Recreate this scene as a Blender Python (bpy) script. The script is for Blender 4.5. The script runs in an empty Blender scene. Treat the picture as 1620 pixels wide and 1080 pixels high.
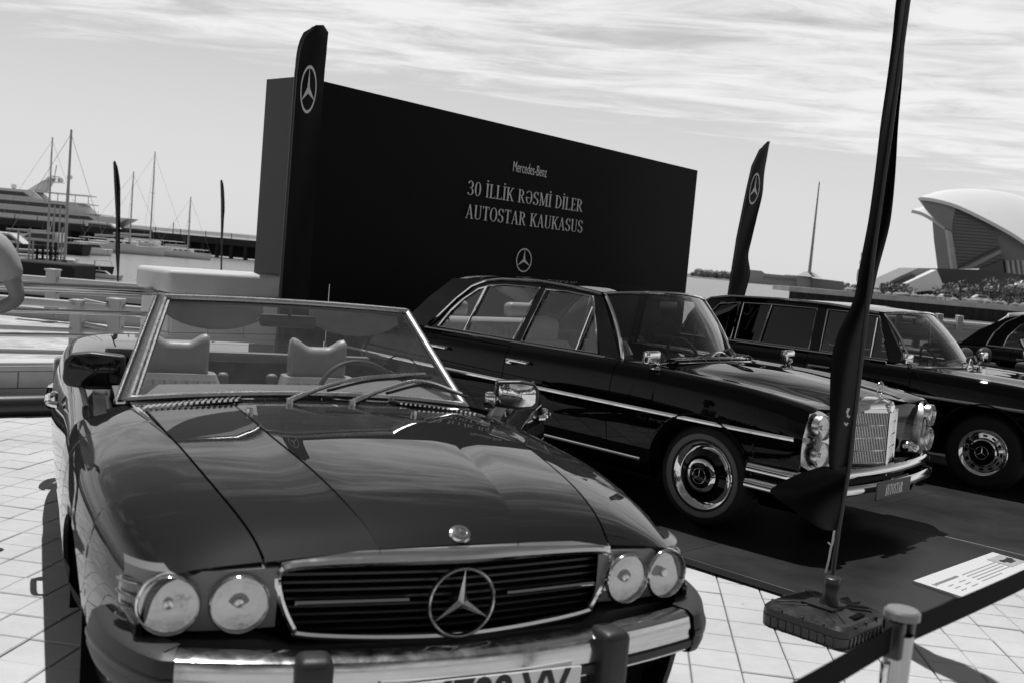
import bpy, bmesh, math, random
import numpy as np
from mathutils import Vector, Matrix
R = math.radians
random.seed(7); np.random.seed(7)
sc = bpy.context.scene
C = sc.collection

# ------------------------------------------------------------------ camera
CAM_H, PITCH, ROLL, FPX = 1.511, 0.0803, 0.0874, 1607.0
cd = bpy.data.cameras.new('camera'); cam = bpy.data.objects.new('camera', cd); C.objects.link(cam)
fwd = Vector((0, math.cos(PITCH), -math.sin(PITCH))); rt0 = Vector((1, 0, 0)); up0 = Vector((0, math.sin(PITCH), math.cos(PITCH)))
rt = rt0*math.cos(ROLL) + up0*math.sin(ROLL); up = -rt0*math.sin(ROLL) + up0*math.cos(ROLL)
m = Matrix((rt, up, -fwd)).transposed().to_4x4(); m.translation = (0, 0, CAM_H)
cam.matrix_world = m
cd.lens = FPX/1620*36; cd.sensor_width = 36; cd.clip_end = 6000; cd.clip_start = .05
cd.dof.use_dof = True; cd.dof.focus_distance = 6.3; cd.dof.aperture_fstop = 4.5
sc.camera = cam

# ------------------------------------------------------------------ sky, sun, exposure
SUN = Vector((-.103, .283, 1)).normalized()
W = bpy.data.worlds.new('World'); sc.world = W; W.use_nodes = True
nt = W.node_tree; nt.nodes.clear(); N = nt.nodes.new; Lk = nt.links.new
def nd(t, tree=None, **k):
    n = (tree or nt).nodes.new(t)
    for a, b in k.items(): setattr(n, a, b)
    return n
def mth(op, a, b=None, c=None, tree=None, clamp=False):
    t = tree or nt; n = t.nodes.new('ShaderNodeMath'); n.operation = op; n.use_clamp = clamp
    for i, v in enumerate((a, b, c)):
        if v is None: continue
        if isinstance(v, (int, float)): n.inputs[i].default_value = v
        else: t.links.new(v, n.inputs[i])
    return n.outputs[0]
sky = nd('ShaderNodeTexSky'); sky.sky_type = 'NISHITA'; sky.sun_disc = False
sky.sun_elevation = math.asin(SUN.z); sky.sun_rotation = math.atan2(SUN.x, SUN.y); sky.dust_density = 1.5
bw = nd('ShaderNodeRGBToBW'); Lk(sky.outputs[0], bw.inputs[0])
tc = nd('ShaderNodeTexCoord'); sep = nd('ShaderNodeSeparateXYZ'); Lk(tc.outputs['Generated'], sep.inputs[0])
zz = mth('MAXIMUM', sep.outputs[2], .03)
u = mth('DIVIDE', sep.outputs[0], zz); v = mth('DIVIDE', sep.outputs[1], zz)
cmb = nd('ShaderNodeCombineXYZ'); Lk(u, cmb.inputs[0]); Lk(v, cmb.inputs[1])
mp = nd('ShaderNodeMapping'); mp.inputs['Rotation'].default_value = (0, 0, R(24)); mp.inputs['Scale'].default_value = (.6, 1.15, 1)
Lk(cmb.outputs[0], mp.inputs[0])
nz = nd('ShaderNodeTexNoise'); nz.inputs['Scale'].default_value = 1.9; nz.inputs['Detail'].default_value = 10; nz.inputs['Roughness'].default_value = .66; nz.inputs['Distortion'].default_value = .6
Lk(mp.outputs[0], nz.inputs['Vector'])
nz2 = nd('ShaderNodeTexNoise'); nz2.inputs['Scale'].default_value = .28; nz2.inputs['Detail'].default_value = 2
Lk(mp.outputs[0], nz2.inputs['Vector'])
# a broad sheet of thin cloud that ends towards the horizon and towards the left
edge = mth('ADD', mth('MULTIPLY', v, .95), mth('MULTIPLY', u, -.55))
edge = mth('ADD', edge, mth('MULTIPLY', mth('SUBTRACT', nz2.outputs[0], .5), 4.0))
mask = nd('ShaderNodeMapRange'); mask.interpolation_type = 'SMOOTHSTEP'
Lk(edge, mask.inputs[0]); mask.inputs[1].default_value = 7.6; mask.inputs[2].default_value = 4.4; mask.inputs[3].default_value = -.22; mask.inputs[4].default_value = .16
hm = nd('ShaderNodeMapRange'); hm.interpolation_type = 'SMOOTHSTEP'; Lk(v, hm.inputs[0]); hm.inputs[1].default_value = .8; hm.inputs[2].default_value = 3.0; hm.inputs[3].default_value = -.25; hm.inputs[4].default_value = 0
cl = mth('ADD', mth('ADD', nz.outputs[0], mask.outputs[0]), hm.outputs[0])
clr = nd('ShaderNodeMapRange'); clr.interpolation_type = 'SMOOTHSTEP'; Lk(cl, clr.inputs[0]); clr.inputs[1].default_value = .43; clr.inputs[2].default_value = .78
mixs = nd('ShaderNodeMix'); mixs.data_type = 'FLOAT'
Lk(mth('MULTIPLY', clr.outputs[0], .9), mixs.inputs[0])
CLOUD = 9.2
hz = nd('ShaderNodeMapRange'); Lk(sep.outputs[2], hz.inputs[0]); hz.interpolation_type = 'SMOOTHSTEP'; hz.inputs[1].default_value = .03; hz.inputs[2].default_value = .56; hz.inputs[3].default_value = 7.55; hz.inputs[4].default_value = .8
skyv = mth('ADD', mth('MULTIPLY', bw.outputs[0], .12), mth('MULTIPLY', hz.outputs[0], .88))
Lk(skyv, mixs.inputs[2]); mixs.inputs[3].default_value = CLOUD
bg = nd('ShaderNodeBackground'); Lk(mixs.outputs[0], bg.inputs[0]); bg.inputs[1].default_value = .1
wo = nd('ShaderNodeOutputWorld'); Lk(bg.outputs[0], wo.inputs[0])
sl = bpy.data.lights.new('sun', 'SUN'); sl.energy = 4.0; sl.angle = R(.5); sl.color = (1, 1, 1)
so = bpy.data.objects.new('sun', sl); C.objects.link(so); so.rotation_euler = (-SUN).to_track_quat('-Z', 'Y').to_euler(); so.location = (0, 0, 30)
vs = sc.view_settings; vs.view_transform = 'Standard'; vs.look = 'None'; vs.exposure = 0; vs.gamma = 1; vs.use_curve_mapping = False

# ------------------------------------------------------------------ projection helpers (where a thing of the place stands)
def ray(x, y):
    cx, cy = (x-810)/FPX, -(y-540)/FPX
    return rt*cx + up*cy + fwd
def at(x, y, Y):
    d = ray(x, y); t = Y/d.y
    return Vector((d.x*t, Y, CAM_H+d.z*t))
def atz(x, y, z):
    d = ray(x, y); t = (z-CAM_H)/d.z
    return Vector((d.x*t, d.y*t, z))
def gz(x, y): return -.011*max(0, min(y, 14)-3.3)

# ------------------------------------------------------------------ materials
def mat(name, base=.5, rough=.5, metal=0, coat=0, coat_r=.03, var=0, vscale=8, bump=0, bscale=60, spec=.5, rvar=0, aniso=None, detail=6):
    M = bpy.data.materials.new(name); M.use_nodes = True; t = M.node_tree; b = t.nodes['Principled BSDF']
    b.inputs['Base Color'].default_value = (base, base, base, 1); b.inputs['Roughness'].default_value = rough
    b.inputs['Metallic'].default_value = metal; b.inputs['Coat Weight'].default_value = coat; b.inputs['Coat Roughness'].default_value = coat_r
    b.inputs['Specular IOR Level'].default_value = spec
    tcn = t.nodes.new('ShaderNodeTexCoord'); vec = tcn.outputs['Object']
    if aniso:
        mpn = t.nodes.new('ShaderNodeMapping'); mpn.inputs['Scale'].default_value = aniso; t.links.new(vec, mpn.inputs[0]); vec = mpn.outputs[0]
    if var or rvar:
        n = t.nodes.new('ShaderNodeTexNoise'); n.inputs['Scale'].default_value = vscale; n.inputs['Detail'].default_value = detail; n.inputs['Roughness'].default_value = .6
        t.links.new(vec, n.inputs['Vector'])
        if var:
            r = t.nodes.new('ShaderNodeMapRange'); t.links.new(n.outputs[0], r.inputs[0]); r.inputs[1].default_value = .3; r.inputs[2].default_value = .7
            r.inputs[3].default_value = base*(1-var); r.inputs[4].default_value = base*(1+var)
            cc = t.nodes.new('ShaderNodeCombineColor'); [t.links.new(r.outputs[0], cc.inputs[i]) for i in range(3)]
            t.links.new(cc.outputs[0], b.inputs['Base Color'])
        if rvar:
            r = t.nodes.new('ShaderNodeMapRange'); t.links.new(n.outputs[0], r.inputs[0]); r.inputs[1].default_value = .3; r.inputs[2].default_value = .7
            r.inputs[3].default_value = max(.01, rough-rvar); r.inputs[4].default_value = rough+rvar
            t.links.new(r.outputs[0], b.inputs['Roughness'])
    if bump:
        n = t.nodes.new('ShaderNodeTexNoise'); n.inputs['Scale'].default_value = bscale; n.inputs['Detail'].default_value = 4
        t.links.new(vec, n.inputs['Vector']); bp = t.nodes.new('ShaderNodeBump'); bp.inputs['Strength'].default_value = bump; bp.inputs['Distance'].default_value = .01
        t.links.new(n.outputs[0], bp.inputs['Height']); t.links.new(bp.outputs[0], b.inputs['Normal'])
    return M
def glass(name, tint=.8, dust=0., ior=1.45, rough=0.):
    M = bpy.data.materials.new(name); M.use_nodes = True; t = M.node_tree; t.nodes.clear()
    tr = t.nodes.new('ShaderNodeBsdfTransparent'); tr.inputs[0].default_value = (tint, tint, tint, 1)
    gl = t.nodes.new('ShaderNodeBsdfGlossy'); gl.inputs['Roughness'].default_value = rough; gl.inputs[0].default_value = (1, 1, 1, 1)
    fr = t.nodes.new('ShaderNodeFresnel'); geo = t.nodes.new('ShaderNodeNewGeometry'); io = mth('ADD', ior, mth('MULTIPLY', geo.outputs['Backfacing'], 1/ior-ior, tree=t), tree=t); t.links.new(io, fr.inputs[0])
    f2 = mth('MULTIPLY', fr.outputs[0], 1.2, tree=t, clamp=True)
    mx = t.nodes.new('ShaderNodeMixShader'); t.links.new(f2, mx.inputs[0]); t.links.new(tr.outputs[0], mx.inputs[1]); t.links.new(gl.outputs[0], mx.inputs[2])
    out = t.nodes.new('ShaderNodeOutputMaterial'); last = mx.outputs[0]
    if dust:
        df = t.nodes.new('ShaderNodeBsdfDiffuse'); df.inputs[0].default_value = (.7, .7, .7, 1)
        n = t.nodes.new('ShaderNodeTexNoise'); n.inputs['Scale'].default_value = 14; n.inputs['Detail'].default_value = 8; n.inputs['Roughness'].default_value = .75
        tcn = t.nodes.new('ShaderNodeTexCoord'); t.links.new(tcn.outputs['Object'], n.inputs['Vector'])
        fac = mth('MULTIPLY', n.outputs[0], dust*2, tree=t)
        m2 = t.nodes.new('ShaderNodeMixShader'); t.links.new(fac, m2.inputs[0]); t.links.new(last, m2.inputs[1]); t.links.new(df.outputs[0], m2.inputs[2]); last = m2.outputs[0]
    t.links.new(last, out.inputs[0]); return M
PAINT = mat('black_car_paint', .005, .5, coat=1, coat_r=.006, spec=.05)
PAINT2 = mat('black_sedan_paint', .002, .6, coat=1, coat_r=.008, spec=0)
PAINT.node_tree.nodes['Principled BSDF'].inputs['Coat IOR'].default_value = 1.45
PAINT2.node_tree.nodes['Principled BSDF'].inputs['Coat IOR'].default_value = 1.3
CHROME = mat('chrome', .78, .07, 1, rvar=.03, vscale=30)
CHROME_S = mat('satin_chrome', .72, .26, 1, rvar=.04, vscale=30)
CHROME_W = mat('worn_bumper_chrome', .62, .14, 1, rvar=.06, vscale=30, bump=.008, bscale=90)
STEEL = mat('brushed_steel', .6, .22, 1, aniso=(60, 60, 2), rvar=.08)
RUBBER = mat('black_rubber', .018, .5, bump=.1, bscale=120)
TYRE = mat('tyre_rubber', .012, .62, bump=.1, bscale=150, spec=.35)
RIMRING = mat('pale_tyre_band', .13, .6, var=.15)
LINER = mat('matt_black_liner', .004, .9, spec=.1)
TRIMBLK = mat('black_plastic_trim', .02, .38, bump=.05)
LEATHER = mat('grey_leather', .3, .42, bump=.12, bscale=110, var=.12)
LEATHER_L = mat('light_leather', .5, .4, bump=.1, bscale=110)
LEATHER_D = mat('dark_leather', .045, .45, bump=.1, bscale=120)
DASH = mat('dashboard_vinyl', .16, .5, bump=.1, bscale=200, var=.1)
GLASS = glass('window_glass', .86, .006)
GLASS_D = glass('dusty_windscreen_glass', .92, .025, rough=.006)
GLASS_T = glass('dark_tinted_glass', .10, 0)
GLASS_M = glass('light_tinted_glass', .6, .012)
LENS = glass('lamp_lens', .96, .10)
REFLECTOR = mat('lamp_reflector', .6, .14, 1, bump=.3, bscale=20)
LAMPPANEL = mat('lamp_panel_grey', .16, .35, .0, coat=.4, bump=.1, bscale=90)
AMBER = mat('turn_signal_lens', .13, .18, coat=1, bump=.15, bscale=90)
MIRROR = mat('mirror_glass', .85, .01, 1)
WHITE = mat('white_print', .62, .5, var=.05)
LETTER = mat('billboard_lettering', .75, .5)
PLATE = mat('plate_white', .82, .4, var=.06)
BLACKINK = mat('black_ink', .015, .5)
GREYINK = mat('grey_ink', .3, .6)
def obj(name, b, ma, parent=None, smooth=None, kind=None, label=None):
    me = bpy.data.meshes.new(name)
    me.from_pydata([tuple(p) for p in b.v], [], b.f); me.update()
    if smooth is None: smooth = 38
    if smooth:
        me.polygons.foreach_set('use_smooth', [True]*len(me.polygons))
        me.set_sharp_from_angle(angle=R(smooth))
    for mm in (ma if isinstance(ma, (list, tuple)) else [ma]): me.materials.append(mm)
    if b.mi: me.polygons.foreach_set('material_index', b.mi + [0]*(len(me.polygons)-len(b.mi)))
    o = bpy.data.objects.new(name, me); C.objects.link(o)
    if parent: o.parent = parent
    if kind: o['kind'] = kind
    if label: o['label'] = label
    return o
def thing(name, label, cat, loc=(0, 0, 0), rz=0, group=None):
    o = bpy.data.objects.new(name, None); C.objects.link(o); o.empty_display_size = .2
    o.location = loc; o.rotation_euler = (0, 0, rz); o['label'] = label; o['category'] = cat
    if group: o['group'] = group
    return o
def tag(o, label, cat, group=None):
    o['label'] = label; o['category'] = cat
    if group: o['group'] = group
    return o

class B:
    def __init__(s): s.v = []; s.f = []; s.mi = []
    def add(s, vs, fs, mi=0):
        k = len(s.v); s.v += [tuple(p) for p in vs]; s.f += [tuple(i+k for i in f) for f in fs]; s.mi += [mi]*len(fs); return s
    def grid(s, g, flip=False, mi=0, closeu=False):
        g = np.asarray(g); n, m_ = g.shape[:2]; vs = g.reshape(-1, 3); fs = []
        for i in range(n if closeu else n-1):
            for j in range(m_-1):
                a = i*m_+j; b = ((i+1) % n)*m_+j; q = (a, b, b+1, a+1); fs.append(q[::-1] if flip else q)
        return s.add(vs, fs, mi)
    def box(s, c, d, rz=0, mi=0, M=None):
        x, y, z = d[0]/2, d[1]/2, d[2]/2
        vs = [(-x, -y, -z), (x, -y, -z), (x, y, -z), (-x, y, -z), (-x, -y, z), (x, -y, z), (x, y, z), (-x, y, z)]
        if M is None: M = Matrix.Rotation(rz, 3, 'Z')
        vs = [M @ Vector(p) + Vector(c) for p in vs]
        return s.add(vs, [(0, 3, 2, 1), (4, 5, 6, 7), (0, 1, 5, 4), (1, 2, 6, 5), (2, 3, 7, 6), (3, 0, 4, 7)], mi)
    def rbox(s, c, d, r=.01, seg=2, M=None, mi=0):
        bm = bmesh.new(); bmesh.ops.create_cube(bm, size=1)
        for q in bm.verts: q.co = Vector((q.co.x*d[0], q.co.y*d[1], q.co.z*d[2]))
        bmesh.ops.bevel(bm, geom=list(bm.edges), offset=min(r, min(d)*.49), segments=seg, profile=.5, affect='EDGES')
        M = M or Matrix.Identity(3)
        bm.verts.index_update(); vs = [M @ q.co + Vector(c) for q in bm.verts]; fs = [[q.index for q in f.verts] for f in bm.faces]; bm.free()
        return s.add(vs, fs, mi)
    def tube(s, path, r, n=8, closed=False, mi=0, flat=1., upv=(0, 0, 1), cap=True):
        P = [Vector(p) for p in path]; k = len(P); rr = r if isinstance(r, (list, tuple)) else [r]*k; rings = []; last = None
        for i in range(k):
            a = P[(i-1) % k] if (closed or i > 0) else P[i]; b = P[(i+1) % k] if (closed or i < k-1) else P[i]
            t = (b-a).normalized(); w = Vector(upv)
            if abs(t.dot(w)) > .97: w = Vector((1, 0, 0)) if last is None else last
            sd = t.cross(w).normalized(); w2 = sd.cross(t).normalized(); last = w2
            rings.append([P[i] + (sd*math.cos(2*math.pi*j/n)*flat + w2*math.sin(2*math.pi*j/n))*rr[i] for j in range(n)])
        base = [p for q in rings for p in q]; fs = []
        for i in range(k if closed else k-1):
            for j in range(n):
                a = i*n+j; b = i*n+(j+1) % n; c = ((i+1) % k)*n+(j+1) % n; d = ((i+1) % k)*n+j
                fs.append((a, d, c, b))
        if not closed and cap: fs += [tuple(range(n)), tuple(range((k-1)*n+n-1, (k-1)*n-1, -1))]
        return s.add(base, fs, mi)
    def lathe(s, prof, c=(0, 0, 0), ax='y', n=40, mi=0, a0=0, a1=2*math.pi):
        full = abs(a1-a0-2*math.pi) < 1e-6; k = n if full else n+1; g = []
        for i in range(k):
            a = a0+(a1-a0)*i/n; ca, sa = math.cos(a), math.sin(a); row = []
            for (r, h) in prof:
                p = {'y': (r*ca, h, r*sa), 'z': (r*ca, r*sa, h), 'x': (h, r*ca, r*sa)}[ax]
                row.append((p[0]+c[0], p[1]+c[1], p[2]+c[2]))
            g.append(row)
        return s.grid(g, closeu=full, mi=mi)
    def prism(s, poly, h0, h1, f=lambda a, b, h: (a, b, h), mi=0):
        n = len(poly); q0, q1, q2 = (Vector(f(a, b, h0)) for a, b in (poly[0], poly[n//3], poly[2*n//3])); up_ = Vector(f(*poly[0], h1))-q0; ar = sum(poly[i][0]*poly[(i+1) % n][1]-poly[(i+1) % n][0]*poly[i][1] for i in range(n))
        if (q1-q0).cross(q2-q0).dot(up_) < 0: poly = list(poly)[::-1]
        vs = [f(a, b, h0) for a, b in poly] + [f(a, b, h1) for a, b in poly]
        fs = [tuple(range(n-1, -1, -1)), tuple(range(n, 2*n))] + [(i, (i+1) % n, n+(i+1) % n, n+i) for i in range(n)]
        return s.add(vs, fs, mi)
    def xf(s, M):
        s.v = [tuple(M @ Vector(p)) for p in s.v]; return s
def smooth_path(pts, n=8, closed=False):
    P = [np.array(p, float) for p in pts]; out = []; k = len(P)
    for i in range(k if closed else k-1):
        p1, p2 = P[i], P[(i+1) % k]
        p0 = P[(i-1) % k] if (closed or i > 0) else 2*p1-p2
        p3 = P[(i+2) % k] if (closed or i < k-2) else 2*p2-p1
        for j in range(n):
            t = j/n; out.append(.5*((2*p1)+(-p0+p2)*t+(2*p0-5*p1+4*p2-p3)*t*t+(-p0+3*p1-3*p2+p3)*t**3))
    if not closed: out.append(P[-1])
    return [Vector(p) for p in out]

# ------------------------------------------------------------------ lofted car bodies
def pchip(x, y, q):
    x = np.asarray(x, float); y = np.asarray(y, float); h = np.diff(x); d = (np.diff(y, axis=0).T/h).T
    m_ = np.zeros_like(y); m_[0] = d[0]; m_[-1] = d[-1]
    for i in range(1, len(x)-1):
        w = (d[i-1]*d[i]) > 0; w1 = 2*h[i]+h[i-1]; w2 = h[i]+2*h[i-1]
        with np.errstate(divide='ignore', invalid='ignore'):
            mm = (w1+w2)/(w1/d[i-1]+w2/d[i])
        m_[i] = np.where(w, mm, 0)
    q = np.clip(np.asarray(q, float), x[0], x[-1]); k = np.clip(np.searchsorted(x, q)-1, 0, len(x)-2)
    t = (q-x[k])/h[k]; sh = (-1,)+(1,)*(y.ndim-1); t = t.reshape(sh); H = h[k].reshape(sh)
    return (2*t**3-3*t**2+1)*y[k]+(t**3-2*t**2+t)*H*m_[k]+(-2*t**3+3*t**2)*y[k+1]+(t**3-t**2)*H*m_[k+1]
class Loft:
    def __init__(s, xs, rows): s.x = np.array(xs, float); s.r = np.array(rows, float); s.K = s.r.shape[1]
    def ctl(s, x): return pchip(s.x, s.r, x)
    def pts(s, x, S):
        """x (n,), S (n,m) -> (n,m,3), right half as +y"""
        c = s.ctl(x); K = s.K; S = np.clip(S, 0, K-1-1e-9); k = S.astype(int); t = (S-k)[..., None]
        ar = np.arange(len(x))[:, None]
        mir = c[:, K-2].copy(); mir[:, 0] *= -1
        ce = np.concatenate([(2*c[:, :1]-c[:, 1:2]), c, mir[:, None]], 1)
        p0, p1, p2, p3 = ce[ar, k], ce[ar, k+1], ce[ar, k+2], ce[ar, k+3]
        q = .5*((2*p1)+(-p0+p2)*t+(2*p0-5*p1+4*p2-p3)*t*t+(-p0+3*p1-3*p2+p3)*t**3)
        out = np.zeros(q.shape[:2]+(3,)); out[..., 0] = np.asarray(x)[:, None]; out[..., 1:] = q
        return out
    def s_at_z(s, x, z, smax=4.2):
        S = np.tile(np.linspace(0, smax, 85), (len(x), 1)); Z = s.pts(x, S)[..., 2]; out = np.zeros(len(x))
        for i in range(len(x)):
            if z[i] > Z[i, 0]: out[i] = np.interp(z[i], Z[i], S[i])
        return out
def xsamp(x0, x1, n, arches):
    xs = list(np.linspace(x0, x1, n))
    for (xa, za, ra) in arches:
        for a in np.linspace(0, math.pi, 25):
            q = xa+ra*math.cos(a)
            if x0 < q < x1: xs.append(q)
    return np.array(sorted(set(round(q, 4) for q in xs)))
def arch_z(xs, arches):
    z = np.full(len(xs), -9.)
    for (xa, za, ra) in arches:
        d = ra**2-(xs-xa)**2; z = np.maximum(z, np.where(d > 0, za+np.sqrt(np.maximum(d, 0)), -9))
    return z
def panel_grid(L, x0, x1, s0, s1, nx, ns, arches=(), bow=0):
    xs = xsamp(x0, x1, nx, arches); lo = np.full(len(xs), float(s0))
    if arches: lo = np.maximum(lo, L.s_at_z(xs, arch_z(xs, arches)))
    lo = np.minimum(lo, s1-.2)
    S = lo[:, None]+(s1-lo)[:, None]*np.linspace(0, 1, ns)[None]
    return L.pts(xs, S)
def nrm(g):
    du = np.gradient(g, axis=0); dv = np.gradient(g, axis=1); n = np.cross(du, dv); l = np.linalg.norm(n, axis=2, keepdims=True); return n/np.maximum(l, 1e-9)
def add_panel(b, g, side, fl=.014, sides='btlr'):
    g = g.copy(); n = nrm(g)
    # outward = away from the car's axis / up
    if (n[..., 1]*g[..., 1]+n[..., 2]*.5).sum() < 0: n = -n; fa = True
    else: fa = False
    g[..., 1] *= side; n[..., 1] *= side
    flip = fa ^ (side < 0)
    b.grid(g, flip)
    def rim(e, ne, fw):
        q = np.stack([e, e-ne*.003, e-ne*fl], 1); b.grid(q, fw)
    if 'b' in sides: rim(g[:, 0], n[:, 0], not flip)
    if 't' in sides: rim(g[:, -1], n[:, -1], flip)
    if 'l' in sides: rim(g[0], n[0], flip)
    if 'r' in sides: rim(g[-1], n[-1], not flip)
def mirror_grid(g):
    a = g.copy(); a[..., 1] *= -1
    return np.concatenate([g, a[:, ::-1][:, 1:]], 1)
def liner(L, x0, x1, s0, s1, arches, par, off=.016):
    g = panel_grid(L, x0, x1, s0, s1, 40, 16, arches); n = nrm(g)
    if (n[..., 1]*g[..., 1]+n[..., 2]*.5).sum() < 0: n = -n
    g = g-n*off; b = B(); g2 = g.copy(); g2[..., 1] *= -1; b.grid(g); b.grid(g2, True); return b
def wheel_well(b, xa, za, ra, ym=.30, yo=.84):
    for sd in (-1, 1):
        b.lathe([(ra+.012, sd*yo), (ra+.012, sd*ym), (.02, sd*ym)], (xa, 0, za), 'y', 20, a0=-.15, a1=math.pi+.15)

def ring_pts(r, n, c, ax='y'):
    return [(c[0]+r*math.cos(2*math.pi*i/n), c[1], c[2]+r*math.sin(2*math.pi*i/n)) for i in range(n)]
def star(b, Rr, f, ring=.09, t=.006, arm=.13, n=40):
    """three-pointed star in a ring; f maps (a, b, h) to space"""
    r1, r0 = Rr, Rr*(1-ring); g = []
    for i in range(n):
        a = 2*math.pi*i/n; ca, sa = math.cos(a), math.sin(a)
        g.append([f(r*ca, r*sa, h) for r, h in ((r0, 0), (r0*1.01, t*.8), ((r0+r1)/2, t), (r1*.99, t*.8), (r1, 0))])
    b.grid(g, closeu=True)
    for k in range(3):
        a = math.pi/2+k*2*math.pi/3; l = Rr*.96; w = Rr*arm
        tip = (l*math.cos(a), l*math.sin(a)); A = (w*math.cos(a+math.pi/3), w*math.sin(a+math.pi/3)); D = (w*math.cos(a-math.pi/3), w*math.sin(a-math.pi/3))
        vs = [f(0, 0, t+Rr*arm*.30), f(*tip, t*.95), f(*A, t*.5), f(*D, t*.5)]
        b.add(vs, [(0, 2, 1), (0, 1, 3)])

def wheel(par, x, y, z, side, Rt=.32, Rr=.19, style='alloy', wd=.185):
    """y = outer face of the tyre"""
    s = side; yo = y; yi = y-s*wd
    b = B()
    if style == 'band':   # steel wheel, black centre cap with chrome rings
        b.lathe([(Rr+.006, yo-s*.006), (Rr-.004, yo+s*.002), (Rr-.016, yo-s*.004), (Rr-.035, yo-s*.022), (Rr-.045, yo-s*.012)], (x, 0, z), 'y', 56)
    elif style == 'slot':
        b.lathe([(Rr+.006, yo-s*.004), (Rr-.004, yo+s*.004), (Rr-.02, yo+s*.0), (Rr-.036, yo-s*.02), (Rr-.07, yo-s*.012), (Rr-.075, yo-s*.002)], (x, 0, z), 'y', 56)
    else:
        b.lathe([(Rr+.004, yo-s*.006), (Rr-.008, yo+s*.0), (Rr-.02, yo-s*.02), (Rr-.03, yo-s*.05), (.05, yo-s*.03), (.045, yo-s*.01), (0, yo-s*.008)], (x, 0, z), 'y', 56)
    w = obj('wheel', b, CHROME, par)
    b = B(); pr = []
    for q in np.linspace(0, 1, 13):
        a = math.pi*q; pr.append((Rr+.004+(Rt-Rr-.004)*math.sin(a)**.55 if 0 < q < 1 else Rr, yo-s*wd*(1-math.cos(a))/2 + s*(.012*math.sin(2*a) if q < .5 else 0)))
    b.lathe(pr, (x, 0, z), 'y', 64)
    for gr in (.3, .5, .7):
        pass
    obj('tyre', b, TYRE, w)
    if style == 'band':
        b = B(); b.lathe([(Rr+.012, yo+s*.004), (Rr+.028, yo+s*.0135), (Rr+.044, yo+s*.013), (Rr+.048, yo+s*.006)], (x, 0, z), 'y', 56)
        obj('tyre_band', b, RIMRING, w)
        b = B(); b.lathe([(Rr-.044, yo-s*.014), (Rr-.07, yo-s*.004), (Rr-.086, yo+s*.002)], (x, 0, z), 'y', 48); obj('wheel_disc', b, PAINT2, w)
        b = B(); b.lathe([(.104, yo-s*.002), (.1, yo+s*.012), (.085, yo+s*.02), (.075, yo+s*.022)], (x, 0, z), 'y', 48); obj('hubcap_ring', b, CHROME, w)
        b = B(); b.lathe([(.076, yo+s*.0215), (.05, yo+s*.031), (.02, yo+s*.035), (0, yo+s*.036)], (x, 0, z), 'y', 48); obj('hubcap', b, PAINT2, w)
        b = B(); star(b, .047, lambda a, c, h: (x+a*.98+.0*c, yo+s*(.032+h), z+c), ring=.07, t=.003, arm=.10); obj('hubcap_star', b, CHROME, w)
    elif style == 'slot':
        b = B(); b.lathe([(Rr-.074, yo-s*.003), (Rr-.08, yo+s*.01), (Rr-.09, yo+s*.014)], (x, 0, z), 'y', 48); obj('hubcap_ring', b, CHROME, w)
        b = B(); b.lathe([(Rr-.089, yo+s*.0135), (.06, yo+s*.022), (.02, yo+s*.026), (0, yo+s*.027)], (x, 0, z), 'y', 48); obj('hubcap', b, PAINT2, w)
        for k in range(12):
            a = 2*math.pi*k/12; rr = Rr-.052; b = B()
            b.box((x+rr*math.cos(a), yo-s*.012, z+rr*math.sin(a)), (.014, .012, .03), M=Matrix.Rotation(-a, 3, 'Y')); obj('wheel_slot', b, LINER, w)
        b = B(); star(b, .052, lambda a, c, h: (x+a, yo+s*(.0245+h), z+c), ring=.07, t=.003, arm=.10); obj('hubcap_star', b, CHROME, w)
    else:
        for k in range(10):
            b = B(); a = 2*math.pi*k/10; b.box((x+.11*math.cos(a), yo-s*.026, z+.11*math.sin(a)), (.03, .01, .045), M=Matrix.Rotation(-a, 3, 'Y')); obj('wheel_slot', b, LINER, w)
    b = B(); b.lathe([(Rr, yo-s*.05), (.02, yo-s*.07)], (x, 0, z), 'y', 24); obj('brake_disc', b, LINER, w)
    return w

def lamp(par, c, r, nrmv, name='headlight', ring=CHROME, lens_depth=.007):
    """round lamp: body (ring), reflector bowl and lens as sub-parts; nrmv = facing direction"""
    q = Vector(nrmv).to_track_quat('X', 'Z').to_matrix(); c = Vector(c)
    def T(b): b.v = [tuple(q @ Vector(p)+c) for p in b.v]; return b
    b = B(); b.lathe([(r*1.0, -.004), (r*1.01, .010), (r*1.04, .013), (r*1.10, .007), (r*1.12, -.004), (r*1.13, -.03)], ax='x', n=44); o = obj(name, T(b), ring, par)
    b = B(); b.lathe([(r*1.02, -.004), (r*.85, -.006), (r*.55, -.009), (r*.2, -.011), (0, -.012)], ax='x', n=36); obj('reflector', T(b), REFLECTOR, o)
    b = B(); b.lathe([(.0, .002), (r*.16, .0), (r*.2, -.005), (r*.2, -.012)], ax='x', n=20); obj('bulb_shield', T(b), ring, o)
    b = B(); b.lathe([(r*1.02, .0), (r*.9, lens_depth*.45), (r*.6, lens_depth*.85), (0, lens_depth)], ax='x', n=36)
    obj('lens', T(b), LENS, o)
    return o

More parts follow.
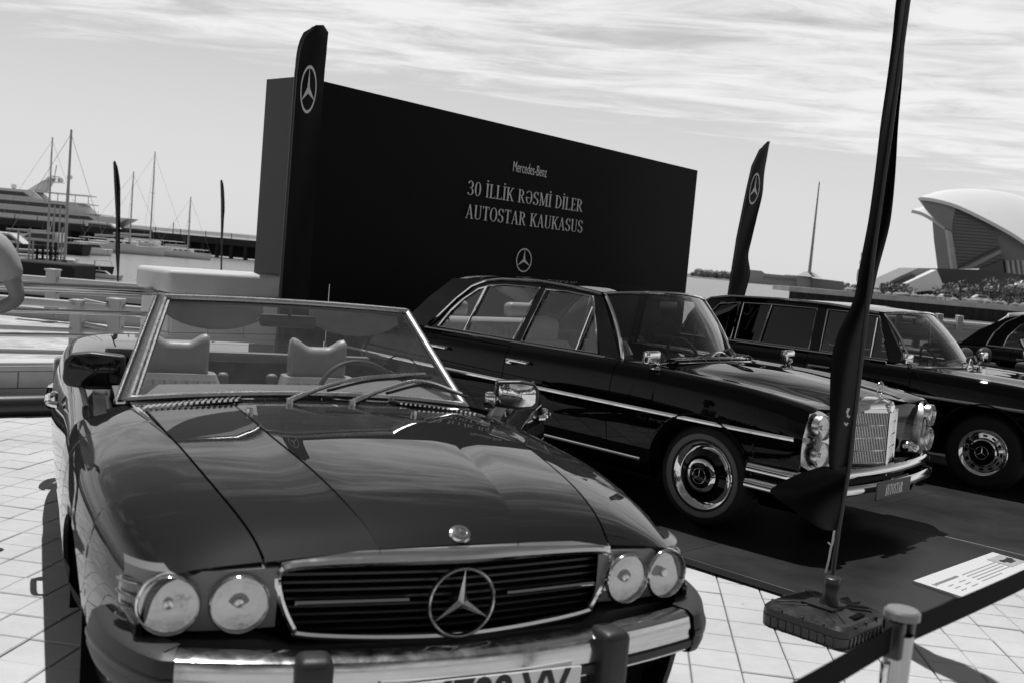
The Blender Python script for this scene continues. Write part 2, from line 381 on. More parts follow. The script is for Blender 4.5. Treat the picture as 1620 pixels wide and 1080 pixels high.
# ------------------------------------------------------------------ open two-seater in front
def sl_loft(wk=1.):
    T = [(-3.45, .74, .80, .52, .81, .25, .81, .81), (-3.3, .82, .855, .55, .865, .27, .875, .875), (-2.9, .86, .88, .58, .90, .3, .91, .91), (-2.4, .875, .885, .60, .91, .3, .92, .92),
         (-1.6, .88, .865, .62, .895, .3, .92, .92), (-.8, .88, .855, .64, .885, .33, .915, .915), (-.55, .88, .85, .63, .883, .32, .922, .92), (0, .868, .835, .585, .872, .285, .902, .896),
         (.3, .845, .812, .555, .852, .255, .884, .877), (.5, .815, .79, .53, .832, .235, .864, .857), (.62, .79, .772, .51, .812, .22, .843, .837), (.7, .772, .758, .495, .792, .205, .82, .815), (.75, .762, .748, .485, .772, .195, .80, .796), (.79, .755, .738, .478, .75, .19, .775, .772)]
    rows = []
    for (x, w, cz, sy, sz, cy, czz, z0) in T:
        cr = .0045*min(1, max(0, (x+.7)/.3))*min(1, max(0, (.80-x)/.25)); czz = z0-(z0-sz)*(cy/sy)**2+cr; zc_ = z0-(z0-sz)*((cy+.022)/sy)**2-.001; zm = z0-(z0-sz)*(cy*.5/sy)**2+cr; z0 += cr
        q_ = min(1, max(0, (-.5-x)/1.5)); mx_ = lambda a, b: a+(b-a)*q_
        rows.append([(w-.135, .20), (w-.06, .27), (w-.014, .42), (w, .60), (w-mx_(.008, .03), cz-mx_(.115, .13)), (w-mx_(.032, .075), cz-mx_(.042, .042)), (w-mx_(.095, .15), cz-.004), (sy, sz), (cy+.022, zc_), (cy, czz), (cy*.5, zm), (0, z0)])
    return Loft([t[0] for t in T], rows)
SL = thing('convertible_car', 'glossy black open-top two-seater with chrome star grille and twin round lamps, closest to the camera', 'car', (-.454, 3.271, 0), -1.1228)
L1 = sl_loft(); AR1 = [(0, .31, .345), (-2.46, .31, .345)]
def sl_body():
    for sd in (-1, 1):
        b = B(); add_panel(b, panel_grid(L1, -.60, .79, 0, 7, 46, 26, AR1[:1]), sd); obj('fender', b, PAINT, SL)
        b = B(); add_panel(b, panel_grid(L1, -3.45, -1.885, 0, 7, 46, 26, AR1[1:]), sd); obj('rear_fender', b, PAINT, SL)
    b = B(); add_panel(b, mirror_grid(panel_grid(L1, -.50, .795, 7.03, 11, 44, 14)), 1); obj('hood', b, PAINT, SL)
    b = B(); add_panel(b, mirror_grid(panel_grid(L1, -3.42, -2.47, 7.03, 11, 20, 10)), 1); obj('trunk_lid', b, PAINT, SL)
    b = B(); add_panel(b, mirror_grid(panel_grid(L1, -2.455, -2.05, 7.03, 11, 14, 10)), 1); obj('soft_top_cover', b, PAINT, SL)
    b = B(); add_panel(b, mirror_grid(panel_grid(L1, -.80, -.507, 6.9, 11, 10, 12)), 1); obj('cowl', b, PAINT, SL)
    b = liner(L1, -3.4, -2.1, 2, 11, AR1[1:], SL); b2 = liner(L1, -.75, .76, 2, 11, AR1[:1], SL); b.add(b2.v, b2.f)
    for a in AR1: wheel_well(b, *a)
    b.box((-1.4, 0, .24), (1.5, 1.5, .05)); b.box((-.85, 0, .45), (.04, 1.5, .5)); b.box((-2.1, 0, .5), (.04, 1.5, .6))
    b.box((-1.25, .74, .3), (1.3, .12, .2)); b.box((-1.25, -.74, .3), (1.3, .12, .2))
    b.box((.2, 0, .3), (1.0, 1.0, .2)); b.box((.6, 0, .45), (.25, 1.35, .3))
    obj('body_shell', b, LINER, SL)
    # front: dark panel under the lamps, between body and bumper
    b = B(); g = []
    for yy in np.linspace(-.8, .8, 41):
        bow = .80-.10*(abs(yy)/.8)**3; zt_ = .545+.033*min(1, max(0, (abs(yy)-.42)/.04)); g.append([(bow-.0, yy, zt_), (bow+.035, yy, zt_-.008), (bow+.05, yy, .53), (bow+.02, yy, .46), (bow-.05, yy, .33), (bow-.12, yy, .27)])
    b.grid(g, flip=True); obj('front_valance', b, TRIMBLK, SL)
    # tail
    b = B(); g = [[(-3.45-.03*math.cos(yy*1.6), yy, z) for z in np.linspace(.35, .80, 8)] for yy in np.linspace(-.73, .73, 24)]; b.grid(g); obj('tail_panel', b, PAINT, SL)
def sl_door(sd, open_deg=0):
    g = panel_grid(L1, -1.872, -.612, 0, 6, 26, 20)
    b = B(); add_panel(b, g, sd, fl=.05); n = nrm(g)
    gi = g.copy(); gi[..., 1] -= .055; gi[..., 1] *= sd; bi = B().grid(gi, sd > 0)
    cap = g[:, -1]; gt = np.stack([cap*[1, sd, 1], (cap-[0, .05, .004])*[1, sd, 1], (cap-[0, .08, .03])*[1, sd, 1]], 1)
    M = Matrix.Identity(4)
    if open_deg: h = Vector((-.62, sd*.80, 0)); M = Matrix.Translation(h) @ Matrix.Rotation(-sd*R(open_deg), 4, 'Z') @ Matrix.Translation(-h)
    d = obj('door', b.xf(M), PAINT, SL)
    obj('door_lining', bi.xf(M), LEATHER_D, d)
    b = B(); b.grid(gt, sd < 0); b.tube([(-1.84, sd*.80, .872), (-.66, sd*.805, .868)], .009, 6); obj('waist_trim', b.xf(M), TRIMBLK, d)
    b = B(); b.tube(smooth_path([(-1.72, sd*.872, .735), (-1.70, sd*.905, .74), (-1.6, sd*.91, .742), (-1.5, sd*.905, .742), (-1.48, sd*.872, .738)], 5), .013, 8)
    b.rbox((-1.70, sd*.882, .738), (.06, .03, .045), .01); obj('door_handle', b.xf(M), CHROME, d)
    # exterior mirror: chrome face in a dark rim on a short foot
    mx, my, mz = (-1.08, .65, .935) if sd < 0 else (-.67, .745, .945); msc = 1.26 if sd < 0 else 1.05
    T = Matrix.Translation((mx, sd*my, mz)); F = M @ T
    yaw = R(6 if sd < 0 else 12)
    Q = F @ Matrix.Rotation(sd*yaw, 4, 'Z') @ Matrix.Scale(msc, 4)
    def shell(o, t0, t1, sx=1.):
        pr = [(-.005, -.052), (.0, .052), (.10, .060), (.155, .052), (.175, .03), (.178, -.03), (.165, -.048), (.10, -.056)]
        bb = B(); pr = [(a*o+.09*(1-o), c*o) for a, c in pr]; bb.prism(pr, t0, t1, lambda a, c, h: (h, sd*a, c)); return bb
    b = shell(1.0, -.055, .0); bm = bmesh.new(); vs = [bm.verts.new(p) for p in b.v]; [bm.faces.new([vs[i] for i in f]) for f in b.f]
    bmesh.ops.bevel(bm, geom=list(bm.edges), offset=.009, segments=3, profile=.5, affect='EDGES'); bm.verts.index_update()
    b = B().add([tuple(p.co) for p in bm.verts], [tuple(p.index for p in f.verts) for f in bm.faces]); bm.free()
    mo = obj('side_mirror', b.xf(Q), TRIMBLK, SL if False else d)
    b = shell(.86, -.004, .006); 
    obj('mirror_face', b.xf(Q), MIRROR, d) if False else None
    b2 = B(); pr = [(.012, -.040), (.014, .040), (.10, .049), (.148, .043), (.162, .022), (.163, -.024), (.15, -.038), (.10, -.045)]
    cx_, cy_ = .088, 0; rings = []
    for k in range(6):
        f_ = 1-k/5; rings.append([(.001+.010*(1-f_*f_), sd*(cx_+(a-cx_)*f_), (c)*f_) for a, c in pr])
    b2.grid(np.array(rings).transpose(1, 0, 2), closeu=True); obj('mirror_face', b2.xf(Q), MIRROR if sd > 0 else PAINT, d)
    b = B(); b.rbox((-.02, -sd*.02, -.03), (.07, .05, .07), .012); b.tube([(-.02, -sd*.03, -.05), (-.01, sd*.02, -.02)], .02, 8); obj('mirror_foot', b.xf(F), CHROME if sd > 0 else TRIMBLK, d)
    return d
def ws(u, v, o=0.):
    b = Vector((-.615-.145*u*u, .662*u+.006, .940-.056*u*u)); t = Vector((-1.13-.085*u*u, .520*u+.022, 1.248-.014*u*u)); p = b.lerp(t, v); p.x += -.008*math.sin(math.pi*v)*(1-u*u*.4)+o; p.z += o*.8; return p
def sl_glass():
    b = B(); b.grid([[ws(u_, v_) for v_ in np.linspace(.03, .97, 8)] for u_ in np.linspace(-.97, .97, 24)]); obj('windscreen', b, GLASS_D, SL)
    b = B(); b.tube([ws(u_, 1.0) for u_ in np.linspace(-1, 1, 24)], .0135, 8, flat=1.3)
    b.tube([ws(u_, -.01, .004) for u_ in np.linspace(-1, 1, 24)], .015, 8, flat=1.5)
    for s in (-1, 1): b.tube([ws(s, v_, 0) for v_ in np.linspace(-.02, 1.0, 10)], .0125, 8)
    f = obj('windscreen_frame', b, CHROME_S, SL)
    b = B()
    for s in (-1, 1):
        b.tube([ws(s*1.03, v_)+Vector((-.028, 0, -.004)) for v_ in np.linspace(-.03, 1.0, 10)], .017, 8)
        b.tube([ws(s*.965, v_)+Vector((-.006, 0, 0)) for v_ in np.linspace(0, .98, 10)], .008, 6)
    b.tube([ws(u_, .965)+Vector((-.008, 0, -.004)) for u_ in np.linspace(-.97, .97, 20)], .010, 6)
    obj('frame_seal', b, TRIMBLK, f)
    for s in (-1, 1):
        b = B(); b.tube([ws(s*1.055, v_)+Vector((-.055, 0, -.006)) for v_ in np.linspace(-.03, .99, 10)], .010, 8); obj('outer_pillar_trim', b, CHROME_S, f)
    for s in (-1, 1):
        b = B(); g = []
        for a in np.linspace(0, 1, 12):
            for_ = []
            yy = s*(.10+.40*a); hgt = .105*math.sin(math.pi*min(max(a*.9+.05, 0), 1))**.45
            for q in np.linspace(0, 1, 5): for_.append((-1.20+.02*q-.012, yy, 1.225-hgt*q))
            g.append(for_)
        g = np.array(g); b.grid(g, s > 0); g2 = g.copy(); g2[..., 0] -= .018; b.grid(g2, s < 0)
        b.tube([tuple(p) for p in g2[:, -1]+[.009, 0, 0]], .010, 6); obj('sun_visor', b, DASH, SL)
    b = B(); b.rbox((-1.17, 0, 1.165), (.03, .24, .055), .012); b.tube([(-1.15, 0, 1.19), (-1.13, 0, 1.235)], .008, 6); obj('rear_view_mirror', b, TRIMBLK, SL)
    # wipers: both swept to the driver's side
    for (p0, p1, pm) in (((-.50, -.13, .93), (-.80, .50, 1.005), (-.64, .2, 1.005)), ((-.50, .105, .928), (-.775, .66, .93), (-.62, .42, 1.0))):
        path = smooth_path([p0, Vector(p0).lerp(Vector(pm), .45)+Vector((.02, 0, .018)), pm, p1], 8)
        b = B(); b.tube(path, [.013]*4+[.0075]*(len(path)-4), 6); b.tube([Vector(p0)-Vector((0, 0, .04)), Vector(p0)+Vector((0, 0, .01))], .014, 10)
        w = obj('wiper', b, CHROME_S, SL)
        k = len(path); a0, a1 = path[int(k*.35)]+Vector((.004, -.0, -.016)), path[-1]+Vector((0, .03, -.012)); md = path[int(k*.7)]+Vector((-.004, 0, -.014))
        b = B(); b.tube(smooth_path([a0, md, a1], 8), .006, 5); obj('wiper_blade', b, TRIMBLK, w)
    for s in (-1, 1):
        b = B(); b.tube([(-.36, s*.30, .895), (-.36, s*.30, .925)], .012, 10); obj('washer_nozzle', b, CHROME, SL)
        # cowl air grille: diagonal slats in a dark recess
        b = B(); b.prism([(-.60, s*.28), (-.545, s*.29), (-.535, s*.60), (-.62, s*.63)][::s], .903, .907, lambda a, c, h: (a, c, h+.022-.055*(abs(c)/.66)**2)); gr = obj('air_intake', b, LINER, SL)
        for k in range(17):
            yy = .30+k*.0195; z = .9335-.055*(yy/.66)**2-.0
            b = B(); b.box((-.578, s*yy, z), (.080, .0105, .007), rz=s*.35); obj('slat', b, CHROME, gr)
    for (py, pz) in ((0, 0),):
        b = B(); b.lathe([(0, .004), (.02, .004), (.027, .002), (.03, -.004)], ax='z', n=36); Mx = Matrix.Translation((.768, .034, .794)) @ Matrix.Rotation(R(30), 4, 'Y')
        e = obj('hood_badge', b.xf(Mx), CHROME, SL)
        b = B(); star(b, .019, lambda a, c, h: (-c, a, .0045+h), ring=.1, t=.0012, arm=.15); obj('badge_star', b.xf(Mx), LAMPPANEL, e)
def gx(y, z): return .835-.045*(abs(y)/.46)**1.3-.10*(.76-z)*.6
def sl_front():
    outl = lambda o: [(s*a, c) for s, a, c in ()]
    zt = lambda y: .752-.012*(abs(y)/.46)**2
    # chrome surround
    half_t = [(0, .750), (.2, .7485), (.36, .744), (.43, .738), (.455, .725)]
    side_ = [(.462, .70), (.445, .64), (.415, .58)]; bot = [(.40, .567), (.3, .556), (.15, .548), (0, .546)]
    hl = half_t+side_+bot
    path = [(y, z) for y, z in hl] + [(-y, z) for y, z in hl[::-1][1:-1]]
    b = B(); P = [(gx(y, z)+.006, y, z) for y, z in path]; sp = smooth_path(P, 5, closed=True)
    b.tube(sp, [(.013 if p.z > .73 else .0105) for p in sp], 8, closed=True)
    # broad bright cap on top
    g = []
    for yy in np.linspace(-.455, .455, 31):
        x = gx(yy, .75); z = zt(yy); g.append([(x-.055, yy, z+.016), (x-.02, yy, z+.018), (x+.008, yy, z+.008), (x+.012, yy, z-.006), (x+.004, yy, z-.014)])
    b.grid(g, flip=True); gs = obj('grille_surround', b, CHROME, SL)
    b = B(); g = []
    for yy in np.linspace(-.44, .44, 21): g.append([(gx(yy, z)-.06, yy, z) for z in (.55, .75)])
    b.grid(g, flip=True); obj('grille_back', b, LINER, SL)
    for k in range(9):
        z = .565+k*.0205; w = .41+.045*(z-.56)/.18; b = B(); g = []
        for yy in np.linspace(-w, w, 21):
            x = gx(yy, z)-.018; g.append([(x-.03, yy, z+.007), (x, yy, z+.004), (x, yy, z-.002), (x-.03, yy, z-.0)])
        b.grid(g, flip=True); obj('grille_slat', b, TRIMBLK, SL)
    for s in (-1, 1):
        b = B(); b.tube([(gx(y_, .645)+.004, s*y_, .645) for y_ in np.linspace(.135, .415, 8)], .006, 6, flat=1.4); obj('grille_bar', b, CHROME, SL)
    b = B(); star(b, .092, lambda a, c, h: (gx(0, .64)+.012+h, a, .637+c), ring=.09, t=.016, arm=.14, n=56); st = obj('grille_star', b, CHROME_S, SL)
    b = B(); b.tube([(gx(0, .64)+.012, 0, .637), (gx(0, .64)-.04, 0, .637)], .02, 10); obj('star_mount', b, TRIMBLK, st)
    # lamp panels with two round lamps each and the wrapped turn signal
    for s in (-1, 1):
        b = B(); g = []
        def px_(y_): return .798-.05*max(0, (y_-.47)/.3)**2.2-(.07*max(0, (y_-.70)/.075)**2)
        for y_ in np.linspace(.44, .775, 24):
            top = .742-.006*((y_-.47)/.3); g.append([(px_(y_)-.04, s*y_, top+.002), (px_(y_), s*y_, top-.006), (px_(y_)+.003, s*y_, .66), (px_(y_)-.004, s*y_, .59), (px_(y_)-.05, s*y_, .575)])
        b.grid(g, flip=s > 0); lp = obj('lamp_panel', b, LAMPPANEL, SL)
        lamp(SL, (px_(.535)+.013, s*.530, .658), .064, (1, s*.05, .02))
        lamp(SL, (px_(.68)+.016, (.672 if s > 0 else -.686), .659), .065, (1, s*.12, .02))
        b = B(); g = []
        for z_ in np.linspace(.59, .708, 8):
            row = []
            for a in np.linspace(0, 1, 10):
                th = a*1.45; row.append((.648+.088*math.cos(th)+.004*math.sin((z_-.59)*21), s*(.702+.078*math.sin(th)+.004*math.sin((z_-.59)*21)), z_-.012*a*(z_ > .7)))
            g.append(row)
        b.grid(g, flip=s < 0)
        ts = obj('turn_signal', b, AMBER, SL)
        b = B()
        for k in range(4):
            z = .605+k*.029; b.tube([(.655+.092*math.cos(a*1.45), s*(.708+.082*math.sin(a*1.45)), z) for a in np.linspace(.03, .97, 9)], .0035, 5)
        obj('lens_ribs', b, LAMPPANEL, ts)
    # bumper: bright bar, rubber strip, rubber corners and guards
    def bp(t):   # centre line, t in -1..1
        a = abs(t); s = 1 if t > 0 else -1
        if a < .72: q = a/.72; return Vector((.985-.085*q**2.0, s*.70*q, .515+.018*q*q))
        q = (a-.72)/.28; th = q*1.45; return Vector((.90-.30*q**1.3-.03*q, s*(.70+(.145 if s > 0 else .115)*math.sin(min(th, 1.57))), .533+.0*q))
    def sec(b, t0, t1, prof, n, mi=0):
        g = []
        for t in np.linspace(t0, t1, n):
            p = bp(t); d = (bp(t+.004)-bp(t-.004)).normalized(); o = Vector((d.y, -d.x, 0)); 
            if o.x < 0: o = -o
            if abs(t) > .97: o = Vector((.15, 1 if t > 0 else -1, 0)).normalized()
            g.append([tuple(p+o*a+Vector((0, 0, h))) for a, h in prof])
        b.grid(g, flip=True, mi=mi)
    full = [(-.05, .052), (-.01, .055), (.012, .045), (.02, .02), (.02, -.03), (.012, -.05), (-.01, -.056), (-.05, -.055)]
    b = B(); sec(b, -.70, .70, full, 50); bo = obj('front_bumper', b, CHROME_W, SL)
    rub = [(-.06, .056), (-.0, .058), (.02, .048), (.028, .018), (.029, -.03), (.02, -.055), (0, -.062), (-.06, -.06)]
    for s in (-1, 1):
        b = B(); sec(b, s*.70 if s > 0 else -1.0, 1.0 if s > 0 else -.70, rub, 30); obj('rubber_corner', b, RUBBER, bo)
        b = B(); sec(b, min(s*.70, s*1.0), max(s*.70, s*1.0), [(.028, .012), (.033, .006), (.033, -.006), (.028, -.012)], 26); obj('corner_moulding', b, TRIMBLK, bo)
        t = .40; p = bp(s*t)
        b = B(); b.rbox((p.x+.018, p.y, p.z-.012), (.085, .085, .16), .022, 3, M=Matrix.Rotation(s*.12, 3, 'Z')); obj('bumper_guard', b, RUBBER, bo)
    b = B(); sec(b, -.70, .70, [(.0195, -.012), (.026, -.018), (.026, -.036), (.0195, -.042)], 40); obj('bumper_strip', b, RUBBER, bo)
    # licence plate
    px0 = 1.012; g = []
    b = B(); b.rbox((px0, .01, .458), (.006, .52, .112), .003, 1); pl = obj('licence_plate', b, PLATE, SL)
    for txt, y0, wd in (('AY', -.155, .115), ('700', .0, .15), ('VV', .17, .115)):
        o = text_mesh(txt, .085, 'plate_letters', BLACKINK, pl, sx=.9, bold=.0035); w_ = o.dimensions.x
        o.matrix_local = Matrix.Translation((px0+.0035, y0, .428)) @ Matrix(((0, 0, 1, 0), (1, 0, 0, 0), (0, 1, 0, 0), (0, 0, 0, 1)))
    b = B(); b.box((px0+.0036, -.235, .458), (.002, .045, .106)); fl = obj('plate_badge', b, LAMPPANEL, pl)
    b = B()
    for k in (-1, 1): b.box((px0+.005, -.235+k*.009, .485), (.002, .012, .018))
    b.box((px0+.005, -.235, .485), (.0015, .035, .003)); obj('plate_badge_print', b, WHITE, pl)
    b = B(); b.tube([(px0+.002, .235, .42), (px0+.006, .235, .42)], .008, 10); obj('plate_screw', b, STEEL, pl)
    # rear bumper
    b = B(); g = []
    for t in np.linspace(-1, 1, 40):
        a = abs(t); s = 1 if t > 0 else -1; x = -3.56+.25*max(0, (a-.75)/.25)**2; y_ = s*min(.80, .80*a/.8) if a < .8 else s*(.80+.08*math.sin((a-.8)/.2*1.5))
        g.append([(x+.04, y_*.97, .54), (x, y_, .535), (x-.02, y_*1.01, .48), (x, y_, .42), (x+.04, y_*.97, .41)])
    b.grid(g); obj('rear_bumper', b, CHROME, SL)
    for s in (-1, 1):
        b = B(); b.rbox((-3.4, s*.80, .62), (.14, .1, .17), .03, 3); obj('tail_lamp', b, AMBER, SL)
def seat(par, x, y, z=0, ma=None, horn=True, w=.44):
    ma = ma or LEATHER
    b = B(); g = []
    for zz_ in np.linspace(0, 1, 12):
        row = []; ww = w/2*(.93+.12*math.sin(math.pi*zz_)-.12*zz_**3); th = .075
        for a in np.linspace(0, 2*math.pi, 29)[:-1]:
            ca, sa = math.cos(a), math.sin(a); ey = ww*abs(ca)**.45*np.sign(ca); ex = th*abs(sa)**.7*np.sign(sa)
            bol = .035*(abs(ey)/ww)**4 if ex > 0 else 0
            row.append((x+.10-.20*zz_+ex+bol, y+ey, z+.42+.40*zz_))
        g.append(row)
    g = np.array(g); g = np.concatenate([g, g[:, :1]], 1); b.grid(g); b.add([tuple(p) for p in g[-1, :-1]], [tuple(range(28))])
    o = obj('seat', b, ma, par)
    for k in range(-3, 4):
        b = B(); b.tube([(x+.10-.20*q+.079, y+k*.05, z+.42+.40*q) for q in np.linspace(.05, .93, 8)], .015, 6, flat=1.3); obj('seat_pleat', b, ma, o)
    b = B(); b.rbox((x+.30, y, z+.38), (.5, w, .14), .05, 3); obj('cushion', b, ma, o)
    b = B(); g = []
    ys = np.linspace(-.145, .145, 21)
    for q in ys:
        top = .165+(.042*(.5-.5*math.cos(math.pi*min(1, max(0, (abs(q)-.04)/.09)))) if horn else .03*(1-(q/.145)**2)); ed = max(0, (abs(q)-.128)/.017); top -= .014*ed**2; tt = .046*(1-.5*ed**2)
        row = []
        for a in np.linspace(0, 2*math.pi, 21):
            row.append((x-.115+.0+tt*math.cos(a)*1.0-.03*0, y+q, z+.80+top*.5+top*.5*np.sign(math.sin(a))*abs(math.sin(a))**.55))
        g.append(row)
    b.grid(g); b.add(g[0][:-1], [tuple(range(20))]); b.add(g[-1][:-1], [tuple(range(19, -1, -1))]); obj('headrest', b, ma, o)
    return o
def steering(par, c, r=.20, tilt=-25, ma=None):
    b = B(); Q = Matrix.Translation(c) @ Matrix.Rotation(R(tilt), 4, 'Y')
    b.tube(ring_pts2(r, 40), .0115, 8, closed=True); o = obj('steering_wheel', b.xf(Q), TRIMBLK, par)
    b = B(); b.lathe([(0, .02), (.06, .015), (.075, -.01), (.05, -.04)], ax='x', n=24); b.rbox((0, 0, 0), (.02, .36, .05), .008); obj('wheel_hub', b.xf(Q @ Matrix.Rotation(math.pi, 4, 'Y')), DASH if ma is None else ma, o)
    b = B(); b.tube([(0, 0, 0), (.4, 0, -.06)], .03, 10); obj('column', b.xf(Q), TRIMBLK, o)
def ring_pts2(r, n): return [(0, r*math.cos(2*math.pi*i/n), r*math.sin(2*math.pi*i/n)) for i in range(n)]
def sl_inside():
    seat(SL, -1.78, -.35, .02); seat(SL, -1.78, .33, .02)
    b = B(); g = []
    for yy in np.linspace(-.70, .70, 30):
        z = .905-.02*(yy/.7)**2+.045*math.exp(-((yy-.40)/.17)**2)-.0; g.append([(-.63-.13*(yy/.7)**2, yy, .905-.04*(yy/.7)**2), (-.85, yy, z), (-1.0, yy, z+.012), (-1.06, yy, z-.01), (-1.07, yy, z-.1), (-1.0, yy, z-.25)])
    b.grid(g, flip=True); obj('dashboard', b, DASH, SL)
    steering(SL, (-1.27, .38, .80))
    b = B(); b.rbox((-1.6, 0, .5), (.9, .16, .14), .03); obj('centre_console', b, LEATHER_D, SL)
    for s in (-1, 1):
        b = B(); b.rbox((-1.95, s*.12, .80), (.05, .055, .07), .02, 3); obj('belt_buckle', b, DASH, SL)
    b = B(); b.tube([(-2.75, .60, .90), (-2.75, .60, 1.27)], .0025, 6); b.tube([(-2.75, .60, .895), (-2.75, .60, .93)], .012, 8); obj('aerial', b, CHROME, SL)
    b = B(); b.rbox((-2.07, 0, .90), (.05, 1.32, .05), .015); obj('rear_cross_trim', b, DASH, SL)

# ------------------------------------------------------------------ lettering
def text_mesh(txt, size, name, ma, parent=None, sx=1, bold=0., ext=.0008, align='CENTER'):
    cu = bpy.data.curves.new(name, 'FONT'); cu.body = txt; cu.size = size/.72; cu.align_x = align; cu.extrude = ext; cu.offset = bold; cu.resolution_u = 4
    o = bpy.data.objects.new(name, cu); C.objects.link(o); bpy.context.view_layer.update()
    me = bpy.data.meshes.new_from_object(o.evaluated_get(bpy.context.evaluated_depsgraph_get())); bpy.data.objects.remove(o)
    me.transform(Matrix.Diagonal((sx, 1, 1, 1))); me.name = name; me.materials.clear(); me.materials.append(ma)
    o = bpy.data.objects.new(name, me); C.objects.link(o)
    if parent: o.parent = parent
    return o
# condensed serif capitals drawn as thick and thin strokes (unit height 1)
WTK, WTN = .10, .04
def glyph(ch):
    TK, TN, SF = WTK, WTN, .9*WTN
    P = []   # polygons
    def bar(x0, y0, x1, y1, w0, w1=None):
        w1 = w0 if w1 is None else w1; d = math.hypot(x1-x0, y1-y0); nx, ny = (y1-y0)/d, -(x1-x0)/d
        if abs(y1-y0) > abs(x1-x0): nx, ny = 1, 0
        P.append([(x0-nx*w0/2, y0-ny*w0/2), (x0+nx*w0/2, y0+ny*w0/2), (x1+nx*w1/2, y1+ny*w1/2), (x1-nx*w1/2, y1-ny*w1/2)])
    def ser(x, y, w=.17): P.append([(x-w/2, y-SF/2), (x+w/2, y-SF/2), (x+w/2, y+SF/2), (x-w/2, y+SF/2)])
    def stem(x): bar(x, 0, x, 1, TK); ser(x, .02, .24); ser(x, .98, .24)
    def arc(cx, cy, rx, ry, a0, a1, wt=TK, wn=TN, n=18):
        prev = None
        for i in range(n+1):
            a = R(a0+(a1-a0)*i/n); w = wn+(wt-wn)*abs(math.cos(a))**1.3
            o = (cx+rx*math.cos(a), cy+ry*math.sin(a)); q = (cx+(rx-w)*math.cos(a), cy+(ry-w*.8)*math.sin(a))
            if prev: P.append([prev[0], o, q, prev[1]])
            prev = (o, q)
    w = .5
    if ch in 'Iİ': stem(.12); w = .24
    elif ch == 'L': stem(.12); bar(.1, .022, .44, .022, SF+.01); bar(.43, 0, .43, .2, .035, .02); w = .46
    elif ch == 'K': stem(.12); bar(.18, .42, .46, .97, TN+.02); bar(.27, .55, .48, .03, TK, TK); ser(.47, .98, .2); ser(.5, .02, .2); w = .58
    elif ch == 'R': stem(.12); arc(.2, .745, .26, .255, -90, 90); bar(.1, .98, .22, .98, SF); bar(.1, .51, .24, .51, SF); bar(.27, .5, .47, .03, TK*.95); ser(.5, .02, .15); w = .58
    elif ch == 'Ə': arc(.27, .5, .26, .5, 90, -180); arc(.27, .5, .26, .5, 90, 130, TK, TN); bar(.05, .46, .5, .46, SF); bar(.08, .78, .08, .92, .05); w = .56
    elif ch == 'S':
        arc(.23, .735, .2, .265, 20, 200); arc(.23, .735, .2, .265, 200, 262, TK*1.2, TK); arc(.24, .265, .21, .265, 82, 20, TK*1.2, TK); arc(.24, .265, .21, .265, 20, -160); bar(.41, .72, .41, .98, .03, .02); bar(.045, .26, .045, .02, .03, .02); w = .48
    elif ch == 'M': bar(.1, 0, .1, 1, TN); ser(.1, .02, .2); ser(.62, .02, .22); bar(.12, .98, .36, .05, TK); bar(.58, .98, .36, .05, TN); bar(.62, 0, .62, 1, TK); ser(.08, .98, .18); ser(.64, .98, .18); w = .74
    elif ch == 'D': stem(.12); arc(.18, .5, .36, .5, -90, 90, TK); bar(.1, .98, .2, .98, SF); bar(.1, .02, .2, .02, SF); w = .57
    elif ch == 'E': stem(.12); bar(.1, .022, .43, .022, SF+.01); bar(.1, .978, .42, .978, SF+.01); bar(.1, .51, .33, .51, SF); bar(.42, 0, .42, .2, .035, .02); bar(.41, .8, .41, 1, .02, .035); bar(.33, .42, .33, .6, .03); w = .46
    elif ch == 'A': bar(.08, .02, .27, 1, TN); bar(.46, .02, .27, 1, TK, TK*.8); bar(.14, .34, .38, .34, SF); ser(.07, .02, .17); ser(.47, .02, .2); w = .56
    elif ch == 'U': bar(.12, .25, .12, 1, TK); bar(.47, .25, .47, 1, TN); arc(.275, .25, .215, .25, 180, 270, TK, TN); arc(.28, .25, .21, .25, 270, 360, TN, TN); ser(.12, .98, .22); ser(.47, .98, .17); w = .58
    elif ch == 'T': bar(.26, 0, .26, 1, TK); ser(.26, .02, .24); bar(.03, .978, .49, .978, SF+.01); bar(.04, .8, .04, 1, .02, .035); bar(.48, .8, .48, 1, .02, .035); w = .52
    elif ch in 'O0': arc(.28 if ch == 'O' else .24, .5, .27 if ch == 'O' else .22, .51, 0, 360, n=34); w = .56 if ch == 'O' else .48
    elif ch == '3': arc(.2, .745, .2, .265, 160, -70); arc(.2, .26, .23, .27, 75, -155); bar(.14, .51, .24, .51, SF); w = .46
    elif ch == ' ': w = .25
    if ch == 'İ':
        P.append([(.12+.06*math.cos(a), 1.18+.06*math.sin(a)) for a in np.linspace(0, 2*math.pi, 13)[:-1]])
    return P, w
def serif(txt, h, name, ma, par, frame, sx=.8, gap=.045, depth=.002, wt=(.10, .04)):
    """frame(a, b, h): a across from the centre, b up"""
    global WTK, WTN
    WTK, WTN = wt; x = 0; items = []
    for ch in txt:
        P, w = glyph(ch); items.append((x, P)); x += w+gap
    tot = (x-gap)*sx*h; b = B(); k = 0
    for x0, P in items:
        for p in P:
            k += 1; b.prism([((x0+a)*sx*h-tot/2, c*h) for a, c in p], 0, depth*(1+.02*(k % 7)), frame)
    return obj(name, b, ma, par, smooth=0)
def _shift():
    for o in SL.children:
        if o.name.startswith(('grille', 'licence')): o.location.y += .02
sl_body(); sl_door(-1); sl_door(1, 32); sl_glass(); sl_front(); _shift(); sl_inside()
for (x, s) in ((0, -1), (0, 1), (-2.46, -1), (-2.46, 1)): wheel(SL, x, s*.775, .313, s, .315, .185, 'alloy')

